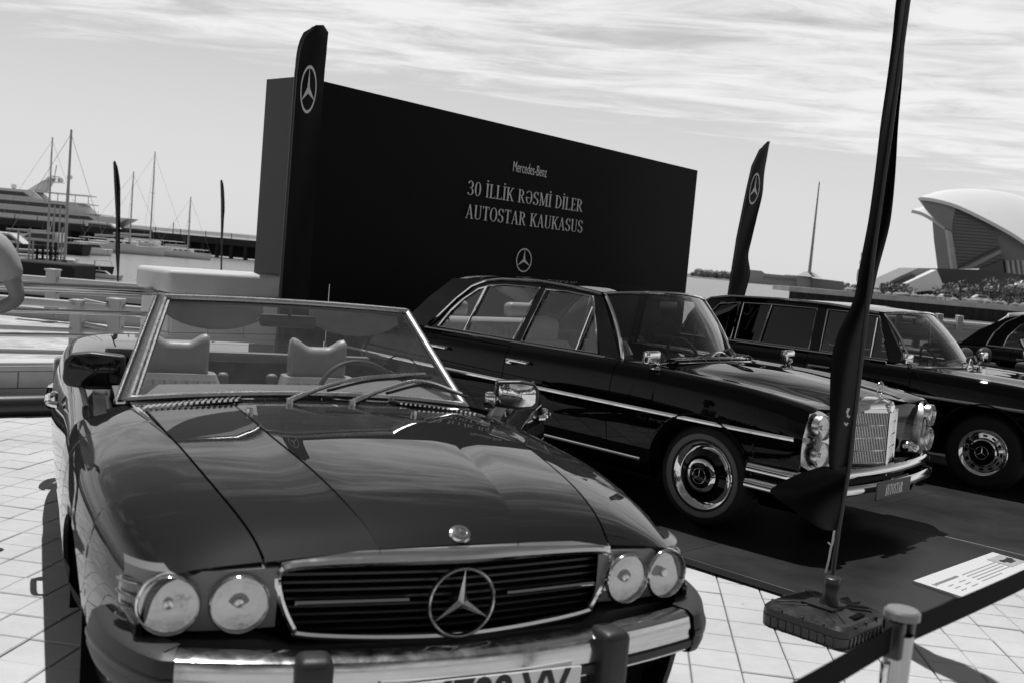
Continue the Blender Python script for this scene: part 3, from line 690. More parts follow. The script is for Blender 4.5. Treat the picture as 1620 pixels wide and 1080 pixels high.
# ------------------------------------------------------------------ saloons
def sedan(root, p):
    """p: dictionary of measures; car frame x forward from the front axle"""
    T = p['stations']; rows = []
    for (x, w, cz, hy, hz, my, mz, z0) in T:
        rows.append([(w-.14, .235), (w-.055, .33), (w-.014, .50), (w, .655), (w-.02, cz-.115), (w-.042, cz-.055), (w-.095, cz), (hy, hz), (my, mz), (my*.45, z0), (0, z0)])
    L = Loft([t[0] for t in T], rows); xf, xr = p['axles']; AR = [(xf, .335, .365), (xr, .335, .355)]
    xn, xc, xt = p['nose'], p['cowl'], p['tail']; d0, d1, d2 = p['doors']; rd = p.get('deck', -3.0)
    paint = p.get('paint', PAINT2)
    for sd in (-1, 1):
        b = B(); add_panel(b, panel_grid(L, d0+.003, xn, 0, 7, 46, 22, AR[:1]), sd); obj('fender', b, paint, root)
        b = B(); add_panel(b, panel_grid(L, d1+.003, d0-.003, 0, 6, 18, 18), sd); dr = obj('door', b, paint, root)
        b = B(); add_panel(b, panel_grid(L, d2+.003, d1-.003, 0, 6, 22, 18, AR[1:]), sd); dr2 = obj('rear_door', b, paint, root)
        if len(p.get('midx', ())):
            pass
        b = B(); add_panel(b, panel_grid(L, xt, d2-.003, 0, 7 if False else 6, 40, 22, AR[1:]), sd); obj('rear_fender', b, paint, root)
        for (hx, dd) in zip(p['handles'], (dr, dr2)):
            b = B(); y_ = sd*.875; b.tube(smooth_path([(hx-.10, y_-sd*.02, .815), (hx-.09, y_+sd*.022, .82), (hx+.02, y_+sd*.028, .822), (hx+.09, y_+sd*.02, .82), (hx+.10, y_-sd*.01, .82)], 5), .0115, 8)
            b.rbox((hx-.075, y_+sd*.01, .812), (.06, .03, .042), .01); obj('door_handle', b, CHROME, dd)
        # bright waist strip and sill strip
        b = B(); xs = np.linspace(xt+.2, p['strip_end'], 50); Sv = L.s_at_z(xs, np.full(50, p.get('strip_z', .668)), 5.)
        P = L.pts(xs, Sv[:, None])[:, 0]; P[:, 1] = P[:, 1]*sd+sd*.004; b.tube([tuple(q) for q in P], .0125, 6, flat=.6); obj('side_strip', b, CHROME, root)
        b = B(); b.tube([(x_, sd*.836, .352) for x_ in np.linspace(xr+.42, xf-.44, 10)], .011, 6, flat=.6); obj('sill_strip', b, CHROME, root)
        # arch lip
        for (xa, za, ra) in AR:
            b = B(); an = np.linspace(.12, math.pi-.12, 26); xs2 = xa+ra*np.cos(an); zs = za+ra*np.sin(an); o_ = np.argsort(xs2); Sv = np.zeros(26); Sv[o_] = L.s_at_z(xs2[o_], zs[o_], 4.5)
            xs3 = xs2[o_]; q = L.pts(xs3, Sv[o_][:, None])[:, 0]; b.tube([(a[0], sd*(a[1]+.004), a[2]+.004) for a in q], .009, 6); obj('arch_lip', b, paint, root)
    b = B(); add_panel(b, mirror_grid(panel_grid(L, xc, xn-.01, 7.04, 10, 40, 12)), 1); obj('hood', b, paint, root)
    b = B(); add_panel(b, mirror_grid(panel_grid(L, p['wbase'][0]-.30, xc-.004, 6, 10, 10, 12)), 1); cw = obj('cowl', b, paint, root)
    b = B(); add_panel(b, mirror_grid(panel_grid(L, xt, rd, 6.04, 10, 26, 12)), 1); obj('trunk_lid', b, paint, root)
    b = liner(L, xt+.05, d0, 2, 5.9, AR[1:], root); b2 = liner(L, d0, xn-.05, 2, 10, AR[:1], root); b.add(b2.v, b2.f)
    for a in AR: wheel_well(b, *a)
    cx_ = (xf+xr)/2; b.box((cx_, 0, .27), (abs(xr-xf)-.2, 1.5, .06)); b.box((p['wbase'][0]-.1, 0, .6), (.05, 1.45, .55)); b.box((rd+.1, 0, .65), (.05, 1.45, .5))
    b.box((xn-.3, 0, .42), (.5, 1.3, .3))
    obj('body_shell', b, LINER, root)
    b = B(); g = []
    for yy in np.linspace(-.78, .78, 31):
        s_ = L.pts(np.array([xn]), np.array([[7.]]))[0, 0]; zt = np.interp(abs(yy), [0, .3, s_[1], .74, .85], [T[-1][7], T[-1][6], s_[2], T[-1][2]-.01, T[-1][2]-.06])
        x = xn-.0-.06*max(0, (abs(yy)-.6)/.2)**2; g.append([(x, yy, zt-.004), (x+.012, yy, zt-.03), (x+.014, yy, zt-.15), (x+.01, yy, .5), (x-.03, yy, .34)])
    b.grid(g, flip=True); obj('front_panel', b, paint, root)
    b = B(); g = [[(xt-.05*math.cos(yy*1.6), yy, z) for z in np.linspace(.34, T[0][2], 8)] for yy in np.linspace(-T[0][1]+.02, T[0][1]-.02, 24)]; b.grid(g); obj('tail_panel', b, paint, root)
    # ---- upper body
    zb, zr, yb, yr = p['gh']
    def side(a, c, h, sd): t = (c-zb)/(zr-zb); y = yb+(yr-yb)*t-.03*math.sin(math.pi*min(max(t, 0), 1))*-.5; return (a, sd*(y-h), c)
    rail = p['rail']      # list of (x, z) from rear base over the roof to the front
    for sd in (-1, 1):
        fr = p['frames']
        for nm, poly in fr:
            b = B(); b.prism(poly, .0, .035, lambda a, c, h: side(a, c, h, sd)); obj(nm, b, paint, root, smooth=20)
        for (poly, gm, div) in p['windows']:
            b = B(); b.prism(poly, .012, .016, lambda a, c, h: side(a, c, h, sd)); w_ = obj('side_window', b, gm, root, smooth=0)
            b = B(); b.tube([side(a, c, -.003, sd) for a, c in poly], .0075, 6, closed=True); obj('window_trim', b, CHROME, w_)
            for (q0, q1) in div:
                b = B(); b.tube([side(*q0, -.002, sd), side(*q1, -.002, sd)], .0085, 6); obj('window_divider', b, CHROME, w_)
        b = B(); b.tube([Vector(side(a, c, -.016, sd)) for a, c in rail], .0095, 6); obj('drip_rail', b, CHROME, root)
        b = B(); b.tube([side(a, zb-.012, -.02+.0, sd) for a in np.linspace(rail[0][0], rail[-1][0]+.15, 12)], .012, 6); obj('waist_trim', b, CHROME, root)
    # roof
    tc_, tr_ = p['wtop']; bc_, br_ = p['rtop']      # windscreen top centre/corner, rear window top centre/corner  (x, y, z)
    g = []; nx = 26
    for i in range(nx):
        q = i/(nx-1); row = []
        for t in np.linspace(-1, 1, 21):
            xf_ = tc_[0]+(tr_[0]-tc_[0])*t*t; xb_ = bc_[0]+(br_[0]-bc_[0])*t*t; x = xb_+(xf_-xb_)*q
            zc_ = bc_[2]+(tc_[2]-bc_[2])*q+p['crown']*math.sin(math.pi*(q*.94+.03))**.8
            zs = np.interp(x, [a for a, c in rail], [c for a, c in rail])+.012; e = abs(t)**3.2
            yy = t*(yr+.012)*(1-.02*(1-q)); row.append((x, yy, zc_*(1-e)+min(zs, zc_)*e))
        g.append(row)
    b = B(); b.grid(g, flip=False); G2 = np.array(g); G2[..., 2] -= .03; b.grid(G2, flip=True); obj('roof', b, paint, root)
    # windscreen and rear window
    def sheet(c0, r0, c1, r1, bow, n=20):
        return lambda u_, v_: (Vector((c0[0]+(r0[0]-c0[0])*u_*u_, r0[1]*u_, c0[2]+(r0[2]-c0[2])*u_*u_))).lerp(Vector((c1[0]+(r1[0]-c1[0])*u_*u_, r1[1]*u_, c1[2]+(r1[2]-c1[2])*u_*u_)), v_)+Vector((bow*math.sin(math.pi*v_), 0, 0))
    wf = sheet(*p['wbase_c'], tc_, tr_, .03); rf = sheet(*p['rbase_c'], bc_, br_, -.03)
    for nm, f, gm in (('windscreen', wf, p.get('wglass', GLASS)), ('rear_window', rf, p.get('rglass', GLASS))):
        b = B(); b.grid([[f(u_, v_) for v_ in np.linspace(.02, .98, 8)] for u_ in np.linspace(-.98, .98, 22)], flip=nm == 'rear_window'); w_ = obj(nm, b, gm, root)
        b = B(); lp = [f(u_, 0) for u_ in np.linspace(-1, 1, 18)]+[f(1, v_) for v_ in np.linspace(.08, .94, 8)]+[f(u_, 1) for u_ in np.linspace(1, -1, 18)]+[f(-1, v_) for v_ in np.linspace(.94, .08, 8)]
        b.tube(lp, .0125, 6, closed=True); obj('window_trim', b, CHROME, w_)
    # cabin
    for (x, y, z, ml) in p['seats']: seat(root, x, y, z, ml, False, .5)
    b = B(); b.rbox((p['bench'], 0, .67), (.16, 1.28, .70), .06, 3); bs = obj('rear_bench', b, p.get('benchmat', LEATHER), root)
    for k in range(-9, 10):
        if k % 3: 
            b = B(); b.tube([(p['bench']+.075, k*.065, .45), (p['bench']+.066, k*.065, .93), (p['bench']+.045, k*.065, .965)], .03, 6, flat=1.1); obj('seat_pleat', b, p.get('benchmat', LEATHER), bs)
    for s_ in (-1, 1): b = B(); b.rbox((p['bench']-.10, s_*.40, 1.08), (.12, .32, .13), .045, 3); obj('headrest', b, p.get('benchmat', LEATHER), bs)
    b = B(); g = []
    bc0, bc1 = p['wbase_c']
    for yy in np.linspace(-.66, .66, 26):
        x0 = bc0[0]+(bc1[0]-bc0[0])*(yy/.68)**2-.02; g.append([(x0, yy, .895), (x0-.14, yy, .915+.035*math.exp(-((yy-.36)/.16)**2)), (x0-.25, yy, .90), (x0-.28, yy, .80), (x0-.2, yy, .6)])
    b.grid(g, flip=True); obj('dashboard', b, p.get('dash', DASH), root)
    steering(root, (bc0[0]-.42, p.get('wheel_y', .34), .86), .20, -28)
    b = B(); b.rbox((tc_[0]-.02, 0, tc_[2]-.085), (.03, .22, .06), .012); b.tube([(tc_[0]-.02, 0, tc_[2]-.06), (tc_[0]-.03, 0, tc_[2]-.01)], .006, 6); obj('rear_view_mirror', b, TRIMBLK, root)
    for (px_, s_) in p['wipers']:
        b = B(); x0 = bc0[0]+.05; P0 = Vector((x0, px_, .925)); P2 = wf((px_+s_*.46)/.68, .07)+Vector((.02, 0, .01)); Pm = P0.lerp(P2, .5)+Vector((.0, 0, .05))
        b.tube(smooth_path([P0, Pm, P2], 8), .007, 6); b.tube([P0-Vector((0, 0, .03)), P0+Vector((0, 0, .015))], .013, 8); w_ = obj('wiper', b, CHROME, root)
        b = B(); b.tube([Pm+Vector((-.01, -s_*.1, -.03)), P2+Vector((-.01, s_*.03, -.02))], .006, 5); obj('wiper_blade', b, TRIMBLK, w_)
    return L
XF = -.06
Wroot = thing('saloon_car', 'black four-door saloon with tall chrome grille, stacked lamps and AUTOSTAR plate, on the dark platform', 'car', (1.7112, 6.5868, 0), -.7719)
PW = dict(
    stations=[(-3.75, .72, .80, .55, .80, .3, .80, .80), (-3.6, .80, .86, .58, .87, .3, .88, .88), (-3.2, .85, .90, .60, .915, .3, .93, .93), (-2.6, .875, .92, .62, .93, .3, .945, .945), (-1.6, .885, .925, .64, .93, .3, .94, .94),
              (-.8, .885, .93, .62, .915, .44, .925, .94), (-.45, .885, .928, .60, .912, .43, .932, .955), (0, .885, .915, .58, .90, .40, .93, .955), (.3, .88, .898, .56, .885, .37, .915, .935), (.5, .87, .874, .53, .865, .34, .895, .912), (.64, .86, .852, .50, .845, .31, .872, .885), (.70, .85, .835, .49, .825, .30, .845, .862), (.73, .83, .81, .48, .80, .29, .82, .84)],
    axles=(.06, -2.69), nose=.70, cowl=-.50, tail=-3.75, doors=(-.64, -1.60, -2.50), handles=(-1.46, -2.30), strip_end=.66, deck=-3.0,
    wbase=(-.60,), gh=(.935, 1.325, .68, .60),
    rail=[(-2.66, .935), (-2.55, 1.02), (-2.38, 1.18), (-2.25, 1.285), (-2.12, 1.335), (-1.95, 1.36), (-1.57, 1.375), (-1.25, 1.36), (-1.0, 1.332)],
    frames=[('b_pillar', [(-1.70, .93), (-1.64, .93), (-1.51, 1.345), (-1.57, 1.345)]), ('a_pillar', [(-.91, .93), (-.73, .93), (-1.0, 1.335), (-1.07, 1.335)]),
            ('roof_side', [(-2.14, 1.30), (-1.95, 1.325), (-1.56, 1.33), (-1.05, 1.312), (-1.0, 1.335), (-1.5, 1.375), (-1.95, 1.36), (-2.15, 1.33)]),
            ('c_pillar', [(-2.98, .93), (-2.56, .93), (-2.33, 1.17), (-2.14, 1.29), (-2.14, 1.345), (-2.50, 1.325), (-2.72, 1.15)])],
    windows=[([(-2.54, .945), (-2.42, 1.08), (-2.30, 1.19), (-2.18, 1.27), (-2.08, 1.30), (-1.92, 1.318), (-1.575, 1.325), (-1.715, .942)], GLASS, [((-2.235, .945), (-2.11, 1.29))]),
             ([(-1.505, 1.322), (-1.30, 1.32), (-1.07, 1.308), (-.915, .94), (-1.635, .938)], GLASS, [((-1.11, .94), (-1.045, 1.24))])],
    wbase_c=((-.50, 0, .93), (-.715, .665, .905)), wtop=((-.87, 0, 1.368), (-.985, .585, 1.335)), rbase_c=((-3.06, 0, .95), (-2.95, .56, .93)), rtop=((-2.62, 0, 1.35), (-2.50, .52, 1.32)), crown=.035,
    seats=[(-1.62, -.36, .12, LEATHER_L), (-1.62, .36, .12, LEATHER_L)], bench=-2.62, benchmat=LEATHER_L, wipers=((-.12, 1), (.22, 1)), dash=LEATHER_D)
LW = sedan(Wroot, PW)
WHITE_P = mat('plate_lettering', .8, .5)
def w_front():
    r = Wroot
    # grille: veed mesh in a chrome shell with a rounded cap
    def gxx(y, z): return .80-.30*abs(y)+(.80-z)*.03
    zt, zb = .80, .425
    b = B(); b.grid([[(gxx(y, z)-.02, y, z) for z in (zb, zt)] for y in np.linspace(-.285, .285, 3)], flip=True); sh = obj('grille_back', b, LINER, r)
    b = B()
    for s in (-1, 1):
        for k in range(1, 22):
            y = s*.285*k/22; b.tube([(gxx(y, zb), y, zb), (gxx(y, zt), y, zt)], .0016, 4, cap=False)
    for k in range(1, 44):
        z = zb+(zt-zb)*k/44; b.tube([(gxx(.285, z), -.285, z), (gxx(0, z), 0, z), (gxx(.285, z), .285, z)], .0017, 4, cap=False)
    obj('grille_mesh', b, CHROME, r, kind='stuff')
    for k in range(1, 4+1):
        z = zb+(zt-zb)*k/5+.0; b = B(); b.tube([(gxx(.285, z)+.003, -.285, z), (gxx(0, z)+.003, 0, z), (gxx(.285, z)+.003, .285, z)], .0045, 6); obj('grille_bar', b, CHROME, r)
    b = B(); b.tube([(gxx(0, zb)+.005, 0, zb), (gxx(0, zt)+.005, 0, zt)], .008, 6); obj('grille_frame', b, CHROME, r)
    for s in (-1, 1): b = B(); b.tube([(gxx(.29, zb), s*.29, zb-.01), (gxx(.29, zt), s*.295, zt)], .011, 8); obj('grille_frame', b, CHROME, r)
    b = B(); g = []
    for y in np.linspace(-.315, .315, 25):
        a = abs(y)/.315; zc = .875-.03*a**2-.04*a**6; x = gxx(y, .8); g.append([(x-.12, y*.9, zc+.004), (x-.05, y*.97, zc), (x-.005, y, zc-.018), (x+.008, y, zc-.045), (x+.002, y, .798)])
    b.grid(g, flip=True); cp = obj('grille_cap', b, CHROME, r)
    b = B(); b.lathe([(.034, -.01), (.034, .004), (.028, .007), (.02, .005), (0, .005)], (0, 0, 0), 'x', 28); obj('cap_badge', b.xf(Matrix.Translation((.808, 0, .835)) @ Matrix.Rotation(R(-10), 4, 'Y')), CHROME, cp)
    b = B(); b.tube([(.735, 0, .865), (.735, 0, .885)], .012, 10); b.lathe([(.022, .0), (.02, .006), (.008, .014)], (.735, 0, .868), 'z', 20)
    def sf(a, c, h): return (.728+h-.006, a, .935+c)
    star(b, .042, sf, ring=.10, t=.006, arm=.12); b.tube([(.728, 0, .88), (.728, 0, .897)], .004, 6); obj('hood_star', b, CHROME, r)
    # stacked lamps in an upright chrome bezel
    for s in (-1, 1):
        cy = s*.70
        b = B(); g = []
        out = [(-.12, .70), (-.125, .60), (-.115, .53), (-.08, .495), (-.0, .487), (.05, .495), (.085, .53), (.095, .60), (.10, .68), (.095, .75), (.07, .80), (.02, .825), (-.03, .815), (-.08, .77)]
        # outline (offset towards the flank is positive)
        def bx(o, z): return .735-.02*(o/.1)-.03*max(0, (z-.72)/.1)**2-.09*max(0, (o-.03)/.07)**1.6
        P = smooth_path([(0, o, z) for o, z in out], 4, closed=True); cen = Vector((0, -.01, .655)); rings = []
        for q in P:
            o, z = q.y, q.z; row = []
            for k, (f_, dx) in enumerate(((1.06, -.07), (1.04, -.01), (1.0, .008), (.93, .0), (.5, -.004), (.0, -.004))):
                oo = cen.y+(o-cen.y)*f_; z_ = cen.z+(z-cen.z)*f_; row.append((bx(oo, z_)+dx, cy+s*oo, z_))
            rings.append(row)
        b.grid(rings, closeu=True, flip=s > 0); bz = obj('lamp_bezel', b, CHROME_S, r)
        off = .015 if s < 0 else .03
        lamp(r, (.758, cy+s*.03, .742), .063, (1, s*.12, .03), 'headlight', CHROME_S)
        lamp(r, (.762, cy+s*.02, .588), .068, (1, s*.10, .0), 'headlight', CHROME_S)
        b = B(); b.lathe([(.05, -.004), (.045, .008), (.03, .014), (0, .016)], ax='x', n=28); b.xf(Matrix.Translation((.756, cy-.075 if s > 0 else cy-.072, .665)) @ Matrix.Rotation(s*.1, 4, 'Z') @ Matrix.Diagonal((1, .62, 1.25, 1))); obj('turn_signal', b, AMBER, r)
    # fog lamp pod beside the grille
    b = B(); b.lathe([(0, .10), (.02, .09), (.034, .05), (.04, .0), (.037, -.01), (0, -.008)], (.74, .40, .56), 'x', 24); obj('horn_cover', b, CHROME, r)
    # bumpers
    def bar(z0, z1, ex, nm, ymax=.88, xe=.40):
        b = B(); g = []
        for t in np.linspace(-1, 1, 61):
            a = abs(t); s = 1 if t > 0 else -1
            if a < .7: q = a/.7; x = .845+ex-.07*q*q; y = s*.72*q; nx_, ny_ = 1, 0
            else:
                q = (a-.7)/.3; x = .775+ex-(.775+ex-xe)*q**1.15+.02*math.sin(q*3.1); y = s*(.72+(ymax+ex*.4-.72)*math.sin(min(1, q*2.2)*1.57)); nx_, ny_ = max(0, 1-q*2.5), s*min(1, q*2.5)
            l = math.hypot(nx_, ny_) or 1; nx_, ny_ = nx_/l, ny_/l; h = z1-z0
            g.append([(x-nx_*.05, y-ny_*.05, z1-.005), (x-nx_*.012, y-ny_*.012, z1), (x+nx_*.006, y+ny_*.006, z1-.012), (x+nx_*.012, y+ny_*.012, (z0+z1)/2), (x+nx_*.006, y+ny_*.006, z0+.01), (x-nx_*.012, y-ny_*.012, z0), (x-nx_*.05, y-ny_*.05, z0+.005)])
        b.grid(g, flip=True); return obj(nm, b, CHROME, r)
    bar(.435, .492, 0, 'front_bumper'); bar(.345, .405, .025, 'lower_bumper')
    bar2 = B()
    b = B(); b.rbox((.905, -.07, .372), (.008, .46, .105), .004, 1); pl = obj('licence_plate', b, TRIMBLK, r)
    serif('AUTOSTAR', .062, 'plate_letters', WHITE_P, pl, lambda a, c, h: (.9095+h, a-.07, .341+c), sx=.78, gap=.07, depth=.001, wt=(.15, .075))
    # louvred air intake in front of the windscreen
    b = B(); g = []
    for y in np.linspace(-.46, .46, 25): x = -.36-.10*(y/.46)**2; g.append([(x-.07, y, .955-.012*(y/.46)**2), (x-.02, y, .975-.02*(y/.46)**2), (x+.03, y, .967-.022*(y/.46)**2), (x+.05, y, .950-.02*(y/.46)**2)])
    b.grid(g, flip=True); ai = obj('air_intake', b, LINER, r)
    for k, (dx, dz) in enumerate(((-.065, .960), (-.022, .978), (.02, .975), (.05, .958))):
        b = B(); b.tube([(-.36-.10*(y/.46)**2+dx, y, dz-.02*(y/.46)**2) for y in np.linspace(-.47, .47, 22)], .0055, 6); obj('intake_bar', b, CHROME, ai)
    for k in range(-3, 4):
        y = k*.13; x = -.36-.10*(y/.46)**2; b = B(); b.tube([(x-.066, y, .962), (x-.02, y, .98), (x+.02, y, .977), (x+.052, y, .958)], .003, 5); obj('intake_rib', b, CHROME, ai)
    # chrome mirrors on the front fenders' rear ends
    for (mx, my, s) in ((-.36, -.80, -1), (-.36, .80, 1)):
        b = B(); b.tube(smooth_path([(mx+.01, my, .918), (mx+.03, my, .935), (mx+.03, my+s*.02, .955), (mx-.01, my+s*.03, .975)], 5), .009, 8); b.lathe([(.04, 0), (.035, .008), (.01, .012)], (mx+.01, my, .915), 'z', 20)
        b.rbox((mx-.005, my+s*.03, .985), (.045, .13, .085), .016, 3); mo = obj('side_mirror', b, CHROME, r)
        b = B(); b.rbox((mx-.031, my+s*.03, .985), (.003, .115, .07), .001, 1); obj('mirror_face', b, MIRROR, mo)
w_front()
for (x, s) in ((.06, -1), (.06, 1), (-2.69, -1), (-2.69, 1)): wheel(Wroot, x, s*.80, .335 if x > 0 else .315, s, .322, .205, 'band')

Lroot = thing('limousine', 'long black six-window limousine with dark rear glass, parked right of the AUTOSTAR saloon', 'car', (4.3504, 8.6817, -.012), -.7423)
PL = dict(
    stations=[(-3.7, .72, .80, .55, .80, .3, .80, .80), (-3.5, .80, .86, .58, .87, .3, .88, .88), (-3.2, .85, .90, .60, .91, .3, .92, .92), (-2.6, .87, .905, .62, .92, .3, .93, .93), (-1.6, .875, .91, .64, .92, .3, .93, .93),
              (-.8, .875, .91, .62, .905, .44, .915, .915), (-.45, .875, .905, .60, .90, .43, .915, .915), (0, .875, .89, .58, .885, .40, .905, .905), (.4, .865, .865, .54, .86, .36, .885, .885), (.64, .85, .83, .50, .83, .31, .85, .85), (.73, .83, .79, .48, .79, .29, .81, .81)],
    axles=(.03, -3.0), nose=.70, cowl=-.50, tail=-3.7, doors=(-.59, -1.55, -2.40), handles=(-1.40, -2.2), strip_end=.68, strip_z=.70, deck=-3.05,
    wbase=(-.55,), gh=(.94, 1.32, .68, .60),
    rail=[(-2.98, .96), (-2.93, 1.12), (-2.85, 1.24), (-2.72, 1.32), (-2.5, 1.355), (-2.0, 1.375), (-1.5, 1.37), (-1.02, 1.335)],
    frames=[('b_pillar', [(-1.60, .93), (-1.50, .93), (-1.50, 1.345), (-1.60, 1.345)]), ('a_pillar', [(-.86, .93), (-.70, .93), (-.99, 1.335), (-1.04, 1.335)]), ('middle_pillar', [(-2.42, .93), (-2.38, .93), (-2.36, 1.34), (-2.40, 1.34)]),
            ('roof_side', [(-2.66, 1.285), (-2.0, 1.318), (-1.5, 1.325), (-1.03, 1.312), (-1.0, 1.335), (-1.5, 1.372), (-2.0, 1.375), (-2.66, 1.33)]),
            ('c_pillar', [(-3.04, .93), (-2.80, .93), (-2.74, 1.14), (-2.64, 1.27), (-2.64, 1.335), (-2.85, 1.25), (-2.95, 1.1)])],
    windows=[([(-2.79, .945), (-2.72, 1.14), (-2.62, 1.265), (-2.40, 1.30), (-2.42, .945)], GLASS_T, []),
             ([(-2.38, .945), (-2.36, 1.30), (-2.0, 1.312), (-1.605, 1.316), (-1.605, .945)], GLASS_T, [((-2.11, .945), (-2.064, 1.31))]),
             ([(-1.50, 1.318), (-1.30, 1.318), (-1.02, 1.308), (-.86, .945), (-1.50, .945)], GLASS_M, [((-1.025, .945), (-1.03, 1.29))])],
    wbase_c=((-.44, 0, .925), (-.66, .665, .905)), wtop=((-.88, 0, 1.362), (-.98, .585, 1.33)), rbase_c=((-3.12, 0, .95), (-3.02, .56, .93)), rtop=((-2.86, 0, 1.34), (-2.80, .52, 1.30)), crown=.03,
    seats=[(-1.55, -.36, .04, LEATHER_D), (-1.55, .36, .04, LEATHER_D)], bench=-2.5, benchmat=LEATHER_D, wipers=((-.12, 1), (.22, 1)), dash=LEATHER_D, rglass=GLASS_T, wglass=GLASS)
LL = sedan(Lroot, PL)
for (x, s) in ((.03, -1), (.03, 1), (-3.0, -1), (-3.0, 1)): wheel(Lroot, x, s*.79, .315, s, .318, .19, 'slot')
for s in (-1, 1):
    b = B(); b.tube([(-.62, s*.85, .90), (-.60, s*.90, .95)], .009, 8); b.rbox((-.60, s*.93, .985), (.05, .14, .09), .018, 3); mo = obj('side_mirror', b, CHROME, Lroot)
    b = B(); b.rbox((-.628, s*.93, .985), (.003, .12, .07), .001, 1); obj('mirror_face', b, MIRROR, mo)
    lamp(Lroot, (.735, s*.66, .66), .085, (1, s*.1, 0))
b = B(); b.box((.74, 0, .62), (.05, .56, .36)); gl_ = obj('grille_frame', b, CHROME, Lroot)
b = B()
for k in range(9): b.box((.768, 0, .48+k*.035), (.006, .50, .014))
obj('grille_bars', b, TRIMBLK, gl_)
b = B(); b.rbox((.86, 0, .44), (.09, 1.7, .09), .03, 3); obj('front_bumper', b, CHROME, Lroot)

# roadster and rounded saloon further along the row
Rroot = thing('roadster_car', 'dark old roadster with chrome-framed upright windscreen and a round mirror, behind the limousine', 'car', (6.55, 10.45, -.02), -.7423)
def roadster(r):
    L = Loft(L1.x, np.stack([L1.r[..., 0]*.95, np.where(L1.r[..., 1] > .7, L1.r[..., 1]-.0, L1.r[..., 1])], -1))
    for sd in (-1, 1):
        b = B(); add_panel(b, panel_grid(L, -.60, .79, 0, 7, 40, 20, AR1[:1]), sd); obj('fender', b, PAINT2, r)
        b = B(); add_panel(b, panel_grid(L, -1.87, -.606, 0, 6, 20, 16), sd); obj('door', b, PAINT2, r)
        b = B(); add_panel(b, panel_grid(L, -3.45, -1.876, 0, 7, 40, 20, AR1[1:]), sd); obj('rear_fender', b, PAINT2, r)
        lamp(r, (.80, sd*.62, .67), .085, (1, 0, 0))
    b = B(); add_panel(b, mirror_grid(panel_grid(L, -.60, .79, 7.03, 11, 30, 10)), 1); obj('hood', b, PAINT2, r)
    b = B(); add_panel(b, mirror_grid(panel_grid(L, -3.4, -2.1, 7.03, 11, 30, 10)), 1); obj('trunk_lid', b, PAINT2, r)
    b = B(); add_panel(b, mirror_grid(panel_grid(L, -.9, -.607, 6.9, 11, 10, 10)), 1); obj('cowl', b, PAINT2, r)
    b = liner(L, -3.4, .75, 2, 6, AR1, r)
    for a in AR1: wheel_well(b, *a)
    b.box((-1.4, 0, .3), (3.2, 1.3, .1)); obj('body_shell', b, LINER, r)
    b = B(); b.box((.80, 0, .58), (.04, 1.3, .3)); obj('front_panel', b, PAINT2, r)
    f = lambda u_, v_: Vector((-.78-.12*u_*u_-.16*v_, .645*u_, .925-.02*u_*u_+.245*v_))
    b = B(); b.grid([[f(u_, v_) for v_ in np.linspace(0, 1, 5)] for u_ in np.linspace(-1, 1, 20)]); w = obj('windscreen', b, GLASS, r)
    b = B(); b.tube([f(u_, 1) for u_ in np.linspace(-1, 1, 18)], .014, 8); b.tube([f(u_, 0) for u_ in np.linspace(-1, 1, 18)], .012, 8)
    for s in (-1, 1): b.tube([f(s, -.05), f(s, 1.02)], .026, 8)
    obj('windscreen_frame', b, CHROME, w)
    b = B(); b.lathe([(0, .02), (.05, .015), (.06, 0), (.04, -.03), (0, -.05)], (-.60, -.50, 1.0), 'x', 28); b.tube([(-.62, -.5, .93), (-.62, -.5, .97)], .007, 6); obj('side_mirror', b, WHITE, r)
    seat(r, -1.6, -.32, .0, LEATHER_D, False); seat(r, -1.6, .32, .0, LEATHER_D, False); steering(r, (-1.2, .32, .85), .2, -20)
    b = B(); b.rbox((-1.0, 0, .86), (.2, 1.25, .12), .04); obj('dashboard', b, LEATHER_D, r)
    b = B(); b.rbox((.92, 0, .45), (.08, 1.6, .08), .03, 3); obj('front_bumper', b, CHROME, r)
    for (x, s) in ((0, -1), (0, 1), (-2.46, -1), (-2.46, 1)): wheel(r, x, s*.74, .305, s, .31, .18, 'slot')
roadster(Rroot)
Proot = thing('rounded_saloon', 'dark rounded old saloon with a curved roof, last in the row at the right edge', 'car', (8.9, 12.6, -.04), -.7423)
